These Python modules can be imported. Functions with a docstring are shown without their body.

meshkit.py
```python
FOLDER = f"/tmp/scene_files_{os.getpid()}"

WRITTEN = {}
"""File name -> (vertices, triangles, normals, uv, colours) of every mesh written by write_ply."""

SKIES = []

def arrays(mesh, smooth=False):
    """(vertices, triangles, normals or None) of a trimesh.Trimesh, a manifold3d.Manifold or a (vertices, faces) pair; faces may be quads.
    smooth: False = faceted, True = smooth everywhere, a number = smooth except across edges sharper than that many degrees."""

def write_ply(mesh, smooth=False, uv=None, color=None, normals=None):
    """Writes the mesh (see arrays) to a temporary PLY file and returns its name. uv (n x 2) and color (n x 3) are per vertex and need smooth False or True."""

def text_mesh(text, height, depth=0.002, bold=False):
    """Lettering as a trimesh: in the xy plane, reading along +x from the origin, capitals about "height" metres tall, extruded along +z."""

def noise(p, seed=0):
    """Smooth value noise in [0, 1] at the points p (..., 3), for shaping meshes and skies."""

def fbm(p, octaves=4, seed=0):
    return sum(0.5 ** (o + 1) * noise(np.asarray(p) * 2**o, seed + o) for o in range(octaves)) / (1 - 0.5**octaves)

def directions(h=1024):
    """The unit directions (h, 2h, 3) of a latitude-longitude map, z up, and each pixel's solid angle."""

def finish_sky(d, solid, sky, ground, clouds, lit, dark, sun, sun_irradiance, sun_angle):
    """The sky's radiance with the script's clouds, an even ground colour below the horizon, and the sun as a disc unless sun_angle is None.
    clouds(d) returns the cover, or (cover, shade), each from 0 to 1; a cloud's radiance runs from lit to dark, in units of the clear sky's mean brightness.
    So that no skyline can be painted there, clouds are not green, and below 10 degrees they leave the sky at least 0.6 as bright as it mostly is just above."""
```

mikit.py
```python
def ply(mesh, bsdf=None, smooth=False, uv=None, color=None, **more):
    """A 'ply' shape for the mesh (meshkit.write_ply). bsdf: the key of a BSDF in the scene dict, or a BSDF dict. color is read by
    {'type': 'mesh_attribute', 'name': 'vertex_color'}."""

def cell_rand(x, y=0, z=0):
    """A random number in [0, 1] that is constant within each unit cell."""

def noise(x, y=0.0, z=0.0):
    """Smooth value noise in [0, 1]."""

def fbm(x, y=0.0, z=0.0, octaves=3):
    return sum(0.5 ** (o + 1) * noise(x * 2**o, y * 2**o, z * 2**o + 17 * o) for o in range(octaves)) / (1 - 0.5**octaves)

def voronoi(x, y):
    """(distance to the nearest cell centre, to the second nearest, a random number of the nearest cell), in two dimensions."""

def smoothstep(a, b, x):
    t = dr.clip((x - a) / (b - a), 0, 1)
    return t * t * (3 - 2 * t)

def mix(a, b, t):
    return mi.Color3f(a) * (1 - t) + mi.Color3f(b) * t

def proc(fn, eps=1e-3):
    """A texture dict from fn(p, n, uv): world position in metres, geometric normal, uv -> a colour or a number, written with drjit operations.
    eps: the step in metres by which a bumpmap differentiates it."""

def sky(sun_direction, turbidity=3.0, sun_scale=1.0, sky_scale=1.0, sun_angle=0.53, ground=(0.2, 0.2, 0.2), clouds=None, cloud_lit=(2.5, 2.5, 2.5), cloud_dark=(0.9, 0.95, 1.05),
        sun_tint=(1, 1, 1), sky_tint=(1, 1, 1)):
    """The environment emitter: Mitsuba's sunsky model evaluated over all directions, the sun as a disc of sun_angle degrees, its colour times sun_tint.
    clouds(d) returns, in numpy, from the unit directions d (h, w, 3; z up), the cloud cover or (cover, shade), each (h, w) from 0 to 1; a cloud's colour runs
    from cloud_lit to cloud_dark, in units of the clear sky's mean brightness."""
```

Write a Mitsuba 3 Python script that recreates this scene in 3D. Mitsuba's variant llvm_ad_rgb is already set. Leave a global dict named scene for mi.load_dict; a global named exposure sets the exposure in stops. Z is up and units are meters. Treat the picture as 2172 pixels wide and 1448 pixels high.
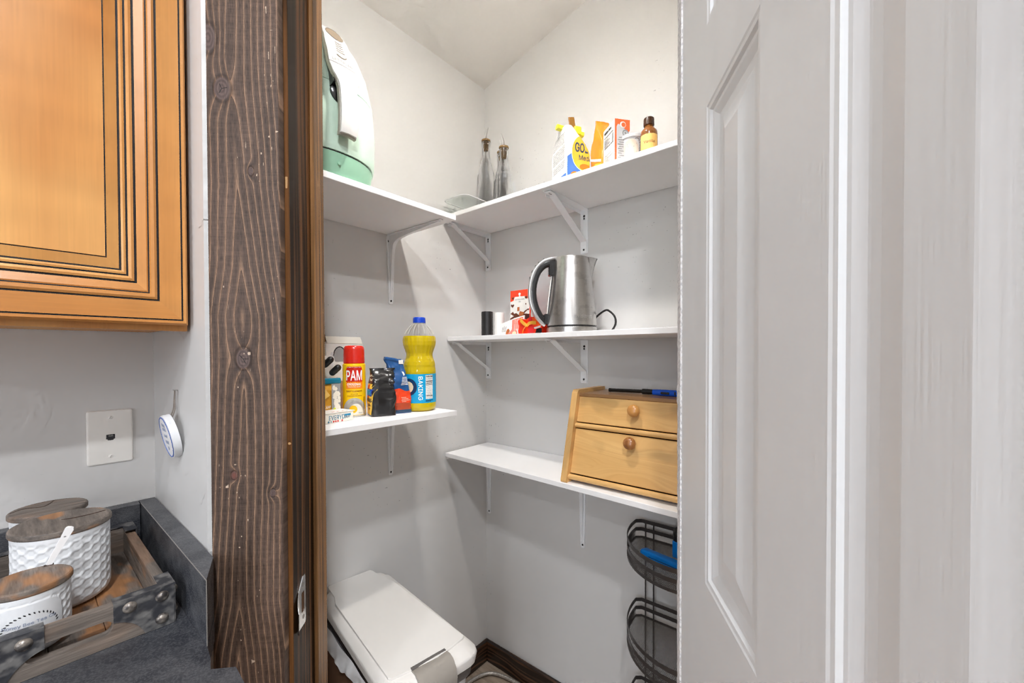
import math
import numpy as np
import trimesh
import mitsuba as mi
import drjit as dr
import manifold3d as m3
from shapely.geometry import Polygon, Point, LineString, box as sbox
from shapely import affinity, union_all
import mikit
from mikit import ply, proc, noise, fbm, voronoi, smoothstep, mix, cell_rand
import meshkit
from meshkit import text_mesh

rng = np.random.default_rng(7)
T = mi.ScalarTransform4f
scene = {'type': 'scene'}
labels = {}
V = lambda *a: np.array(a, float)

# ------------------------------------------------------------------ camera
CAM = V(1.303, 1.227, 1.337)
YAW, PITCH, ROLL = np.radians([39.61, -0.77, -0.165])
FWD = V(-math.cos(YAW) * math.cos(PITCH), -math.sin(YAW) * math.cos(PITCH), math.sin(PITCH))
_r = np.cross(FWD, [0, 0, 1]); _r /= np.linalg.norm(_r); _u = np.cross(_r, FWD)
UP = -math.sin(ROLL) * _r + math.cos(ROLL) * _u
scene['camera'] = {'type': 'perspective', 'fov_axis': 'x', 'fov': 2 * math.degrees(math.atan(1086 / 872.0)),
                   'to_world': T().look_at(origin=CAM.tolist(), target=(CAM + FWD).tolist(), up=UP.tolist()),
                   'principal_point_offset_x': 0.0, 'principal_point_offset_y': -(759.4 - 724) / 1448,
                   'near_clip': 0.02, 'far_clip': 50.0}
exposure = 0.38

# ------------------------------------------------------------------ lights (built as lamps further down)
PANTRY_LAMP = dict(pos=V(0.655, 0.67, 2.40), r=0.045, h=0.011, rad=V(1.0, 0.955, 0.90) * 620)
CAN_LAMPS = [(1.62, 1.55, 0.075, V(.955, .985, 1.03) * 390), (2.9, 1.2, 0.075, V(.955, .985, 1.03) * 250),
             (2.05, 2.60, 0.075, V(.955, .985, 1.03) * 760)]  # this last lamp is added as fill for the left pantry wall
PENDANTS = [(3.55, 2.02, 2.11, V(.96, .985, 1.03) * 150), (3.55, 2.38, 2.09, V(.96, .985, 1.03) * 150)]
WINDOW_RAD = V(.86, .98, 1.14) * 3.0
SLOPE = 0.225
ceil_z = lambda y: 2.47 + SLOPE * y

# ------------------------------------------------------------------ helpers
def tm(v, f):
    return trimesh.Trimesh(np.asarray(v, float), np.asarray(f, int), process=False)

def cat(ms):
    return trimesh.util.concatenate([m for m in ms if m is not None])

def cbox(lo, hi, b=0.0):
    lo, hi = np.minimum(lo, hi).astype(float), np.maximum(lo, hi).astype(float)
    if b <= 0:
        m = trimesh.creation.box(extents=hi - lo); m.apply_translation((lo + hi) / 2); return m
    b = min(b, 0.45 * (hi - lo).min())
    pts = []
    for s in np.ndindex(2, 2, 2):
        c = np.where(np.array(s) == 1, hi, lo); sg = np.where(np.array(s) == 1, -1, 1)
        for k in range(3):
            o = sg * b; o = o.copy(); o[k] = 0; pts.append(c + o)
    return trimesh.convex.convex_hull(np.array(pts))

def rbox(lo, hi, r, n=8):
    """Rounded box as the hull of eight spheres."""
    lo, hi = np.asarray(lo, float), np.asarray(hi, float)
    s = trimesh.creation.icosphere(2, r).vertices
    return trimesh.convex.convex_hull(np.vstack([s + np.where(np.array(c) == 1, hi - r, lo + r) for c in np.ndindex(2, 2, 2)]))

def frame(o, ux, uy, uz=None):
    """4x4 taking local x, y, z to ux, uy, uz at o."""
    ux, uy = np.asarray(ux, float), np.asarray(uy, float)
    uz = np.cross(ux, uy) if uz is None else np.asarray(uz, float)
    M = np.eye(4); M[:3, 0], M[:3, 1], M[:3, 2], M[:3, 3] = ux, uy, uz, o
    return M

def tf(m, M):
    m = m.copy(); m.apply_transform(M)
    if np.linalg.det(M[:3, :3]) < 0: m.invert()
    return m

def ext(poly, d, M=None, z0=0.0):
    """Extrude a shapely polygon by d along local z."""
    if isinstance(poly, (list, np.ndarray)): poly = Polygon(poly)
    if not poly.is_valid: poly = poly.buffer(0)
    m = cat([trimesh.creation.extrude_polygon(g, d, engine='earcut') for g in getattr(poly, 'geoms', [poly])])
    m.apply_translation([0, 0, z0])
    return m if M is None else tf(m, M)

def lathe(prof, c=(0, 0, 0), n=48):
    m = trimesh.creation.revolve(np.array(prof, float), sections=n)
    m.apply_translation(c); return m

def spline(P, n=12, closed=False):
    P = np.asarray(P, float)
    Q = np.vstack([P[-1], P, P[0], P[1]]) if closed else np.vstack([2 * P[0] - P[1], P, 2 * P[-1] - P[-2]])
    out = []
    for i in range(1, len(Q) - 2):
        t = np.linspace(0, 1, n, endpoint=False)[:, None]
        a, b, c, d = Q[i - 1], Q[i], Q[i + 1], Q[i + 2]
        out.append(0.5 * (2 * b + (c - a) * t + (2 * a - 5 * b + 4 * c - d) * t * t + (3 * b - a - 3 * c + d) * t ** 3))
    out = np.vstack(out)
    return out if closed else np.vstack([out, P[-1:]])

def sweep(path, sec, up=(0, 0, 1), closed=False, scale=None):
    """Sweep a closed 2-D section (x: sideways, y: up) along a path."""
    P = np.asarray(path, float); n = len(P); S = np.asarray(sec, float); k = len(S)
    if closed: tan = np.roll(P, -1, 0) - np.roll(P, 1, 0)
    else: tan = np.gradient(P, axis=0)
    tan /= np.linalg.norm(tan, axis=1, keepdims=True)
    N = np.zeros_like(P); up = np.asarray(up, float)
    s = np.cross(tan[0], up)
    if np.linalg.norm(s) < 1e-3: s = np.cross(tan[0], [1, 0, 0])
    s /= np.linalg.norm(s)
    for i in range(n):
        s = s - tan[i] * (s @ tan[i]); s /= np.linalg.norm(s); N[i] = s
    B = np.cross(N, tan)
    sc = np.ones(n) if scale is None else np.asarray(scale)
    v = (P[:, None] + N[:, None] * S[None, :, :1] * sc[:, None, None] + B[:, None] * S[None, :, 1:] * sc[:, None, None]).reshape(-1, 3)
    f = []
    for i in range(n if closed else n - 1):
        a, b = i * k, ((i + 1) % n) * k
        for j in range(k):
            j2 = (j + 1) % k
            f += [[a + j, a + j2, b + j2], [a + j, b + j2, b + j]]
    if not closed:
        v = np.vstack([v, P[:1], P[-1:]]); e = (n - 1) * k
        for j in range(k):
            j2 = (j + 1) % k
            f += [[n * k, a0 := j2, j], [n * k + 1, e + j, e + j2]]
    m = tm(v, f)
    if m.volume < 0: m.invert()
    return m

def circ(r, n=12, ry=None):
    t = np.arange(n) / n * 2 * np.pi
    return np.stack([r * np.cos(t), (ry or r) * np.sin(t)], 1)

def tube(path, r, n=10, **k):
    return sweep(path, circ(r, n), **k)

def rect(w, h):
    return np.array([[-w / 2, -h / 2], [w / 2, -h / 2], [w / 2, h / 2], [-w / 2, h / 2]])

def rpoly(w, h, r, n=6):
    return sbox(-w / 2 + r, -h / 2 + r, w / 2 - r, h / 2 - r).buffer(r, quad_segs=n)

def loft(rings, cap=True):
    """Rings: list of (k, 3) arrays with the same k."""
    R = np.asarray(rings, float); n, k = R.shape[:2]
    v = R.reshape(-1, 3); f = []
    for i in range(n - 1):
        for j in range(k):
            j2 = (j + 1) % k
            f += [[i * k + j, i * k + j2, (i + 1) * k + j2], [i * k + j, (i + 1) * k + j2, (i + 1) * k + j]]
    if cap:
        v = np.vstack([v, R[0].mean(0), R[-1].mean(0)]); a, b = n * k, n * k + 1
        for j in range(k):
            j2 = (j + 1) % k
            f += [[a, j2, j], [b, (n - 1) * k + j, (n - 1) * k + j2]]
    m = tm(v, f)
    if cap and m.volume < 0: m.invert()
    return m

def grid(fn, us, vs, flip=False):
    """Surface patch of fn(u, v) -> point over a grid."""
    P = np.array([[fn(u, v) for u in us] for v in vs]); nv, nu = P.shape[:2]
    i = np.arange(nv * nu).reshape(nv, nu)
    a, b, c, d = i[:-1, :-1].ravel(), i[:-1, 1:].ravel(), i[1:, 1:].ravel(), i[1:, :-1].ravel()
    f = np.vstack([np.stack([a, b, c], 1), np.stack([a, c, d], 1)])
    return tm(P.reshape(-1, 3), f[:, ::-1] if flip else f)

def concentric(x0, x1, z0, z1, prof, M, pick=None):
    """Nested rectangles with heights: prof = [(inset, height), ...]; local x, y plane, z out. The last ring is filled. pick: segment numbers."""
    rings = [np.array([[x0 + a, z0 + a, h], [x1 - a, z0 + a, h], [x1 - a, z1 - a, h], [x0 + a, z1 - a, h]]) for a, h in prof]
    v, f = [], []
    n = len(rings)
    for s in range(n):
        if pick is not None and s not in pick: continue
        b = len(v)
        if s == n - 1:
            v += list(rings[s]); f += [[b, b + 1, b + 2], [b, b + 2, b + 3]]; continue
        for j in range(4):
            j2 = (j + 1) % 4; b = len(v)
            v += [rings[s][j], rings[s][j2], rings[s + 1][j2], rings[s + 1][j]]; f += [[b, b + 1, b + 2], [b, b + 2, b + 3]]
    return tf(tm(v, f), M)

def wrap(m, c, R, th0):
    """Bend a mesh lying in the xy plane round a vertical cylinder of radius R at c; x runs along the angle from th0."""
    m = m.copy(); v = m.vertices
    n = np.linalg.norm
    th = th0 + v[:, 0] / R; r = R + v[:, 2]
    m.vertices = np.stack([c[0] + r * np.cos(th), c[1] + r * np.sin(th), c[2] + v[:, 1]], 1)
    return m

def txt(s, h, M=None, depth=0.0004, bold=False, center=False, sx=1.0):
    m = text_mesh(s, h, depth, bold)
    if center: m.apply_translation([-m.bounds[:, 0].mean(), 0, 0])
    m.apply_scale([sx, 1, 1])
    return m if M is None else tf(m, M)

def sheet(poly, M, t=0.0005):
    return ext(poly, t, M)

_count = {}
def key_for(parent, name):
    base = (parent + '__' if parent else '') + name
    n = _count.get(base, 0); _count[base] = n + 1
    return base if n == 0 else f'{base}_{n:03d}'

def say(key, label=None, cat_=None, group=None, kind=None):
    d = labels.setdefault(key, {})
    for k, v in (('label', label), ('category', cat_), ('group', group), ('kind', kind)):
        if v: d[k] = v

def add(name, mesh, mat, parent=None, smooth=30, label=None, kind=None, cat_=None, group=None, **more):
    key = key_for(parent, name)
    scene[key] = ply(mesh, mat, smooth=smooth, **more)
    if label or kind or cat_ or group: say(key, label, cat_, group, kind)
    return key

def thing(name, label, cat_, group=None):
    key = key_for(None, name); say(key, label, cat_, group); return key

def struct(name, label=None):
    key = key_for(None, name); say(key, label, None, None, 'structure'); return key

def rgb(*c):
    return {'type': 'rgb', 'value': [float(x) for x in c]}

def mat(name, color, rough=0.5, metal=0.0, spec=0.5, coat=0.0, bump=None, bscale=1.0, two=True, eps=5e-4, **more):
    b = {'type': 'principled', 'base_color': rgb(*color) if isinstance(color, (tuple, list, np.ndarray)) else proc(color),
         'roughness': rough if not callable(rough) else proc(rough), 'metallic': metal, 'specular': spec}
    if coat: b['clearcoat'] = coat; b['clearcoat_gloss'] = 0.9
    b.update(more)
    if bump is not None: b = {'type': 'bumpmap', 'tex': proc(bump, eps), 'scale': bscale, 'bsdf': b}
    scene[name] = {'type': 'twosided', 'bsdf': b} if two else b
    return name

def srgb(r, g, b):
    c = np.array([r, g, b], float) / 255
    return tuple(np.where(c < 0.04045, c / 12.92, ((c + 0.055) / 1.055) ** 2.4))

def drape(poly, M, target, off=0.0006, step=0.005):
    """Lay a flat print (a polygon or a mesh in the plane of M) on the surface of target, seen along M's -z."""
    m = poly.copy() if isinstance(poly, trimesh.Trimesh) else ext(poly, .0002)
    if not isinstance(poly, trimesh.Trimesh): m = m.subdivide_to_size(step, max_iter=20)
    m = tf(m, M); d = -M[:3, 2]; A, B, C = target.triangles[:, 0], target.triangles[:, 1], target.triangles[:, 2]
    keep = (np.cross(B - A, C - A) @ d) < 0; A, B, C = A[keep], B[keep], C[keep]
    e1, e2 = B - A, C - A; h = np.cross(d, e2); det = (e1 * h).sum(1); v = m.vertices.copy(); out = v.copy()
    for i, p in enumerate(v):
        o = p - d * .2; s_ = o - A; u = (s_ * h).sum(1) / det; q = np.cross(s_, e1); w = q @ d / det
        t_ = (e2 * q).sum(1) / det; ok = (u >= -1e-4) & (w >= -1e-4) & (u + w <= 1 + 2e-4)
        if ok.any(): out[i] = o + d * (t_[ok].min() - off - ((p - M[:3, 3]) @ M[:3, 2]))
        else: out[i] = [np.nan] * 3
    bad = np.isnan(out[:, 0]); f = m.faces[~bad[m.faces].any(1)]; out[bad] = 0
    m = tm(out, f); m.remove_unreferenced_vertices(); return m

# ------------------------------------------------------------------ materials
def F(x): return mi.Float(x)

def plaster_h(k):
    def fn(p, n, uv):
        w = fbm(p.x * 5.3, p.y * 5.3, p.z * 4.1, 3)
        a = fbm(p.x * 12 + 3 * w, p.y * 12 + 3 * w, p.z * 10 + 3 * w, 3)
        ridge = smoothstep(0.535, 0.552, a) * smoothstep(0.45, 0.54, w)
        return ridge * k + fbm(p.x * 110, p.y * 110, p.z * 110, 3) * 0.0007
    return fn

def ceiling_h(p, n, uv):
    w = fbm(p.x * 9.0, p.y * 9.0, 0.3, 3)
    a = fbm(p.x * 34 + 7 * w, p.y * 34 - 6 * w, 1.7, 3)
    patch = smoothstep(0.36, 0.46, fbm(p.x * 6.2 + 9, p.y * 6.2, 4.0, 2))
    return (smoothstep(0.48, 0.50, a) + 0.8 * smoothstep(0.57, 0.59, a)) * patch * 0.0022 + fbm(p.x * 140, p.y * 140, 0.0, 2) * 0.0002

def paint(base, blot=0.05):
    def fn(p, n, uv):
        s = fbm(p.x * 3.1, p.y * 3.1, p.z * 3.1, 2) - 0.5
        spot = smoothstep(0.955, 0.965, noise(p.x * 190, p.y * 190, p.z * 120)) * smoothstep(0.60, 0.70, fbm(p.x * 4, p.y * 4, p.z * 3 + 7, 2))
        k = 1 + blot * s
        return mi.Color3f(*base) * k * (1 - 0.5 * spot)
    return fn

mat('wall_paint', paint((0.60, 0.59, 0.575)), 0.55, spec=0.35, bump=plaster_h(0.0006), eps=8e-4)
mat('kitchen_paint', paint((0.47, 0.465, 0.455)), 0.42, spec=0.5, bump=plaster_h(0.0018), eps=8e-4)
mat('ceiling_paint', paint((0.68, 0.655, 0.625), 0.02), 0.6, spec=0.3, bump=ceiling_h, eps=8e-4)
mat('shelf_white', (0.80, 0.795, 0.79), 0.38, bump=lambda p, n, uv: fbm(p.x * 300, p.y * 60, p.z * 300, 2) * 0.00012)
mat('steel_white', (0.79, 0.80, 0.81), 0.32)
mat('hole_black', (0.012, 0.012, 0.012), 0.6)
mat('screw_grey', (0.45, 0.44, 0.42), 0.35, metal=1.0)

def door_grain(p, n, uv):
    # embossed wood grain: fine lines along the door's height or along its rails
    s = p.x * 0.863 + p.y * 0.505
    return fbm(s * 420, p.z * 9, 0.0, 3) * 0.00022
def door_col(p, n, uv):
    s = p.x * 0.863 + p.y * 0.505
    smudge = smoothstep(0.60, 0.75, fbm(s * 9, p.z * 6, 2.0, 3))
    return mi.Color3f(0.675, 0.70, 0.715) * (1 - 0.04 * smudge)
mat('door_white', door_col, 0.42, spec=0.45, bump=door_grain, eps=4e-4)
def rough_h(p, n, uv):
    return fbm(p.x * 260, p.y * 260, p.z * 170, 3) * 0.004
mat('rough_edge', lambda p, n, uv: mix((0.50, 0.50, 0.51), (0.74, 0.74, 0.74), smoothstep(0.34, 0.60, fbm(p.x * 300, p.y * 300, p.z * 190, 3))), 0.7, bump=rough_h, eps=6e-4)

# ---- stained pine of the door casing: u across the board, z up
CAS0 = (1.102, 0.4223)
def casing_parts(p):
    u = (CAS0[0] - p.x) * 0.70711 + (p.y - CAS0[1]) * 0.70711
    z = p.z
    knots = [(0.024, 1.765, .0125, .019), (0.052, 1.328, .011, .017), (0.036, 1.137, .0045, .0065), (0.067, 1.634, .004, .007), (0.096, 1.106, .005, .006), (0.004, 1.845, .011, .022)]
    wig = fbm(z * 5.0, u * 12, 1.0, 2) - 0.5
    u0 = 0.046 + 0.010 * wig + 0.006 * dr.sin(z * 6.0)
    bend, inside, rim, rings = F(0), F(0), F(0), F(0)
    for uk, zk, ru, rz in knots:
        du, dz = (u - uk) / ru, (z - zk) / rz
        d = dr.sqrt(du * du + dz * dz)
        bend += 1.25 * dr.exp(-0.33 * d * d) * (1 if uk > .03 else 0.9)
        inside = dr.maximum(inside, 1 - smoothstep(0.85, 1.05, d))
        rim = dr.maximum(rim, dr.exp(-dr.square((d - 1.15) / 0.16)))
        rings += dr.exp(-0.5 * d * d) * dr.sin(d * 16)
    # apexes of the cathedral figure: few and far apart where the lines run straight
    ap = [(2.3, 0.0), (1.612, 1.0), (1.478, 2.0), (1.40, 3.0), (0.928, 4.0), (0.843, 5.0), (0.70, 6.0), (0.55, 7.0), (0.0, 9.0)]
    H = F(0)
    for (za, ha), (zb, hb) in zip(ap[:-1], ap[1:]):
        H += (hb - ha) * dr.clip((za - z) / (za - zb), 0, 1)
    g = -H + dr.sqrt(dr.square(u - u0) + 0.0016 ** 2) * 84 * (1 + 3.0 * dr.maximum(dr.abs(u - u0) - 0.025, 0)) + bend + 0.35 * (fbm(u * 25, z * 7, 3.0, 2) - 0.5)
    return u, z, g, inside, rim, rings
def casing_col(p, n, uv):
    u, z, g, inside, rim, rings = casing_parts(p)
    fr = g - dr.floor(g)
    late = dr.exp(-fr * 6.5) * smoothstep(0.0, 0.06, fr) + 0.12 * smoothstep(0.5, 1.0, fr)
    saw = fbm(u * 50, z * 420, 0.0, 2)
    fib = fbm(u * 1100, z * 120, 5.0, 3)
    blotch = fbm(u * 34, z * 7, 2.0, 3)
    base = mix((0.022, 0.0145, 0.012), (0.078, 0.051, 0.040), blotch) * (0.30 + 0.62 * saw + 0.85 * fib)
    line = mi.Color3f(0.40, 0.245, 0.155) * (0.45 + 1.0 * fib)
    c = base * (1 - 0.85 * late) + line * (0.85 * late)
    kc = mi.Color3f(0.085, 0.058, 0.052) * (1 + 0.28 * rings) * (0.7 + 0.6 * fib)
    c = c * (1 - inside) + kc * inside
    c = c * (1 - 0.55 * rim) + mi.Color3f(0.022, 0.014, 0.012) * (0.55 * rim)
    # cracks in the knots
    for uk, zk, a in ((0.024, 1.765, 0.25), (0.024, 1.765, 2.0), (0.024, 1.765, 4.2), (0.052, 1.328, 0.0), (0.052, 1.328, 2.3), (0.052, 1.328, 5.2)):
        x, y = u - uk, z - zk
        al, ac = x * math.cos(a) + y * math.sin(a), -x * math.sin(a) + y * math.cos(a)
        k = dr.select((al > 0) & (al < 0.0085), dr.exp(-dr.square(ac / 0.0007)), 0)
        c = c * (1 - 0.85 * k)
    red = dr.exp(-dr.square((u - 0.036) / .004) - dr.square((z - 1.137) / .006))
    c = c * (1 - 0.7 * red) + mi.Color3f(0.16, 0.045, 0.03) * (0.7 * red)
    chip = smoothstep(0.93, 0.95, noise(u * 300, z * 110, 9.0)) * smoothstep(0.6, 0.7, noise(u * 40, z * 9, 4.0))
    return c * (1 - chip * .8) + mi.Color3f(0.55, 0.42, 0.32) * (chip * .8)
def casing_h(p, n, uv):
    u, z, g, inside, rim, rings = casing_parts(p)
    fr = g - dr.floor(g)
    return 0.0004 * dr.exp(-fr * 7.0) + 0.0002 * fbm(u * 60, z * 900, 0.0, 2) - 0.0006 * rim
mat('pine_stain', casing_col, 0.50, spec=0.25, bump=casing_h, eps=3e-4)

def jamb_col(dark, lite, amt):
    def fn(p, n, uv):
        s = (p.x + p.y) * 0.70711
        t = (p.y - p.x) * 0.70711
        a = fbm(s * 170 + 2 * fbm(s * 9, p.z * 1.4, 1.0, 2), p.z * 2.2, t * 60, 3)
        b = fbm(s * 700, p.z * 14, t * 200, 2)
        c = mix(dark, lite, smoothstep(0.42, 0.72, a) * amt) * (0.6 + 0.8 * b)
        nick = smoothstep(0.955, 0.965, noise(s * 240, p.z * 60, t * 90))
        return c * (1 - nick) + mi.Color3f(0.50, 0.30, 0.14) * nick
    return fn
mat('jamb_dark', jamb_col((0.018, 0.009, 0.004), (0.150, 0.064, 0.022), 0.9), 0.42, spec=0.12)
mat('jamb_brown', jamb_col((0.085, 0.040, 0.014), (0.26, 0.125, 0.042), 0.9), 0.42, spec=0.3)
def board_grain(along):
    def fn(p, n, uv):
        a, b = (p.y, p.x) if along == 'y' else (p.x, p.y)
        g = fbm(a * 5, p.z * 150 + 3 * fbm(a * 9, p.z * 20, 1.0, 2), b * 60, 3)
        return mix((0.012, 0.006, 0.004), (0.085, 0.038, 0.018), smoothstep(0.40, 0.72, g)) * (0.7 + 0.6 * fbm(a * 40, p.z * 700, b * 300, 2))
    return fn
mat('baseboard_stain', board_grain('y'), 0.36)
mat('baseboard_stain_side', board_grain('x'), 0.36)

def maple(seed, tint=1.0, along='z'):
    def fn(p, n, uv):
        a, b = (p.x, p.z) if along == 'z' else (p.z, p.x)
        fl = fbm(a * 22 + seed, b * 2.2, p.y * 3, 3)
        fi = fbm(a * 420, b * 16 + seed, 0.0, 2)
        cur = noise(a * 9, b * 34 + seed, 2.0)
        sap = smoothstep(0.45, 0.75, fbm(a * 7 + seed * 3, b * 4, 5.0, 2))
        return mix((0.42, 0.155, 0.030), (0.61, 0.32, 0.102), 0.55 * fl + 0.45 * sap) * (0.90 + 0.10 * fi + 0.12 * cur) * tint
    return fn
mat('maple_v', maple(1.0), 0.30, spec=0.5, coat=0.25)
mat('maple_h', maple(4.0, 1.0, 'x'), 0.30, spec=0.5, coat=0.25)
mat('maple_field', maple(7.0, 1.05), 0.30, spec=0.5, coat=0.25)
mat('maple_dark', maple(2.0), 0.4)
mat('glaze_dark', (0.012, 0.010, 0.011), 0.35)

def stone(p, n, uv):
    a = fbm(p.x * 31 + p.y * 7, p.y * 29 - p.z * 6, p.z * 33 + p.x * 8, 4)
    b = fbm(p.x * 510 + p.y * 130, p.y * 470 - p.x * 90, p.z * 530 + p.y * 70, 3)
    v = smoothstep(0.30, 0.75, a) * 0.6 + smoothstep(0.40, 0.70, b) * 0.45
    return mix((0.016, 0.018, 0.024), (0.068, 0.070, 0.076), v)
mat('counter_stone', stone, 0.40, spec=0.9)
mat('counter_edge', (0.17, 0.16, 0.15), 0.5)

def weathered(seed, warm):
    def fn(p, n, uv):
        a = fbm(p.x * 14 + seed, p.y * 120, p.z * 150, 3)
        o = smoothstep(0.50, 0.66, fbm(p.x * 13 + seed, p.y * 34, p.z * 30 + seed, 3))
        fi = fbm(p.x * 60, p.y * 700, p.z * 700, 2)
        c = mix((0.040, 0.033, 0.029), (0.20, 0.165, 0.138), a * (0.5 + 1.0 * fi))
        return c * (1 - warm * o) + mi.Color3f(0.36, 0.15, 0.042) * (0.45 + 0.9 * a) * (warm * o)
    return fn
def weathered_y(seed, warm):
    f = weathered(seed, warm)
    return lambda p, n, uv: f(mi.Point3f(p.y, p.x, p.z), n, uv)
mat('tray_front', weathered(1.0, 0.10), 0.6)
mat('tray_side', weathered_y(3.0, 0.25), 0.6)
mat('tray_floor', weathered_y(5.0, 0.75), 0.6)
mat('lid_wood', weathered_y(8.0, 0.65), 0.5)
mat('lid_wood_grey', weathered(11.0, 0.12), 0.55)
mat('lid_edge', weathered(14.0, 0.05), 0.6)
mat('iron', lambda p, n, uv: mix((0.035, 0.036, 0.042), (0.17, 0.165, 0.16), smoothstep(0.35, 0.75, fbm(p.x * 90, p.y * 90, p.z * 90, 3))), 0.45, metal=0.35, bump=lambda p, n, uv: fbm(p.x * 130, p.y * 130, p.z * 130, 3) * 0.0012)
mat('rivet', lambda p, n, uv: mix((0.05, 0.045, 0.045), (0.34, 0.30, 0.26), smoothstep(0.3, 0.75, fbm(p.x * 150, p.y * 150, p.z * 150, 3))), 0.35, metal=0.6)
mat('ceramic', (0.63, 0.64, 0.65), 0.18, coat=0.6)
mat('spoon_white', (0.86, 0.86, 0.86), 0.12, coat=0.8)
mat('crack_dark', (0.035, 0.018, 0.010), 0.7)
mat('plate_ivory', (0.78, 0.755, 0.71), 0.35)
mat('blue_ink', (0.03, 0.09, 0.38), 0.4)
mat('grey_ink', (0.22, 0.25, 0.34), 0.5)
mat('ink_black', (0.02, 0.02, 0.022), 0.5)
mat('ink_grey', (0.30, 0.30, 0.30), 0.5)
mat('ink_white', (0.86, 0.86, 0.84), 0.5)
mat('cord_brown', (0.16, 0.13, 0.11), 0.8)
mat('twine', (0.17, 0.145, 0.125), 0.9)

def planks(p, n, uv):
    a = fbm(p.x * 60, p.y * 5, 0.0, 3)
    b = fbm(p.x * 260, p.y * 14, 2.0, 2)
    return mix((0.16, 0.115, 0.082), (0.42, 0.34, 0.265), 0.6 * a + 0.4 * b)
mat('vinyl_plank', planks, 0.4)
mat('kitchen_floor', (0.20, 0.155, 0.12), 0.45)
mat('kitchen_wall', (0.60, 0.58, 0.555), 0.7)
mat('white_paint', (0.78, 0.78, 0.78), 0.4)
mat('lamp_metal', (0.75, 0.74, 0.72), 0.35)
mat('lamp_black', (0.03, 0.03, 0.03), 0.4)

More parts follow.
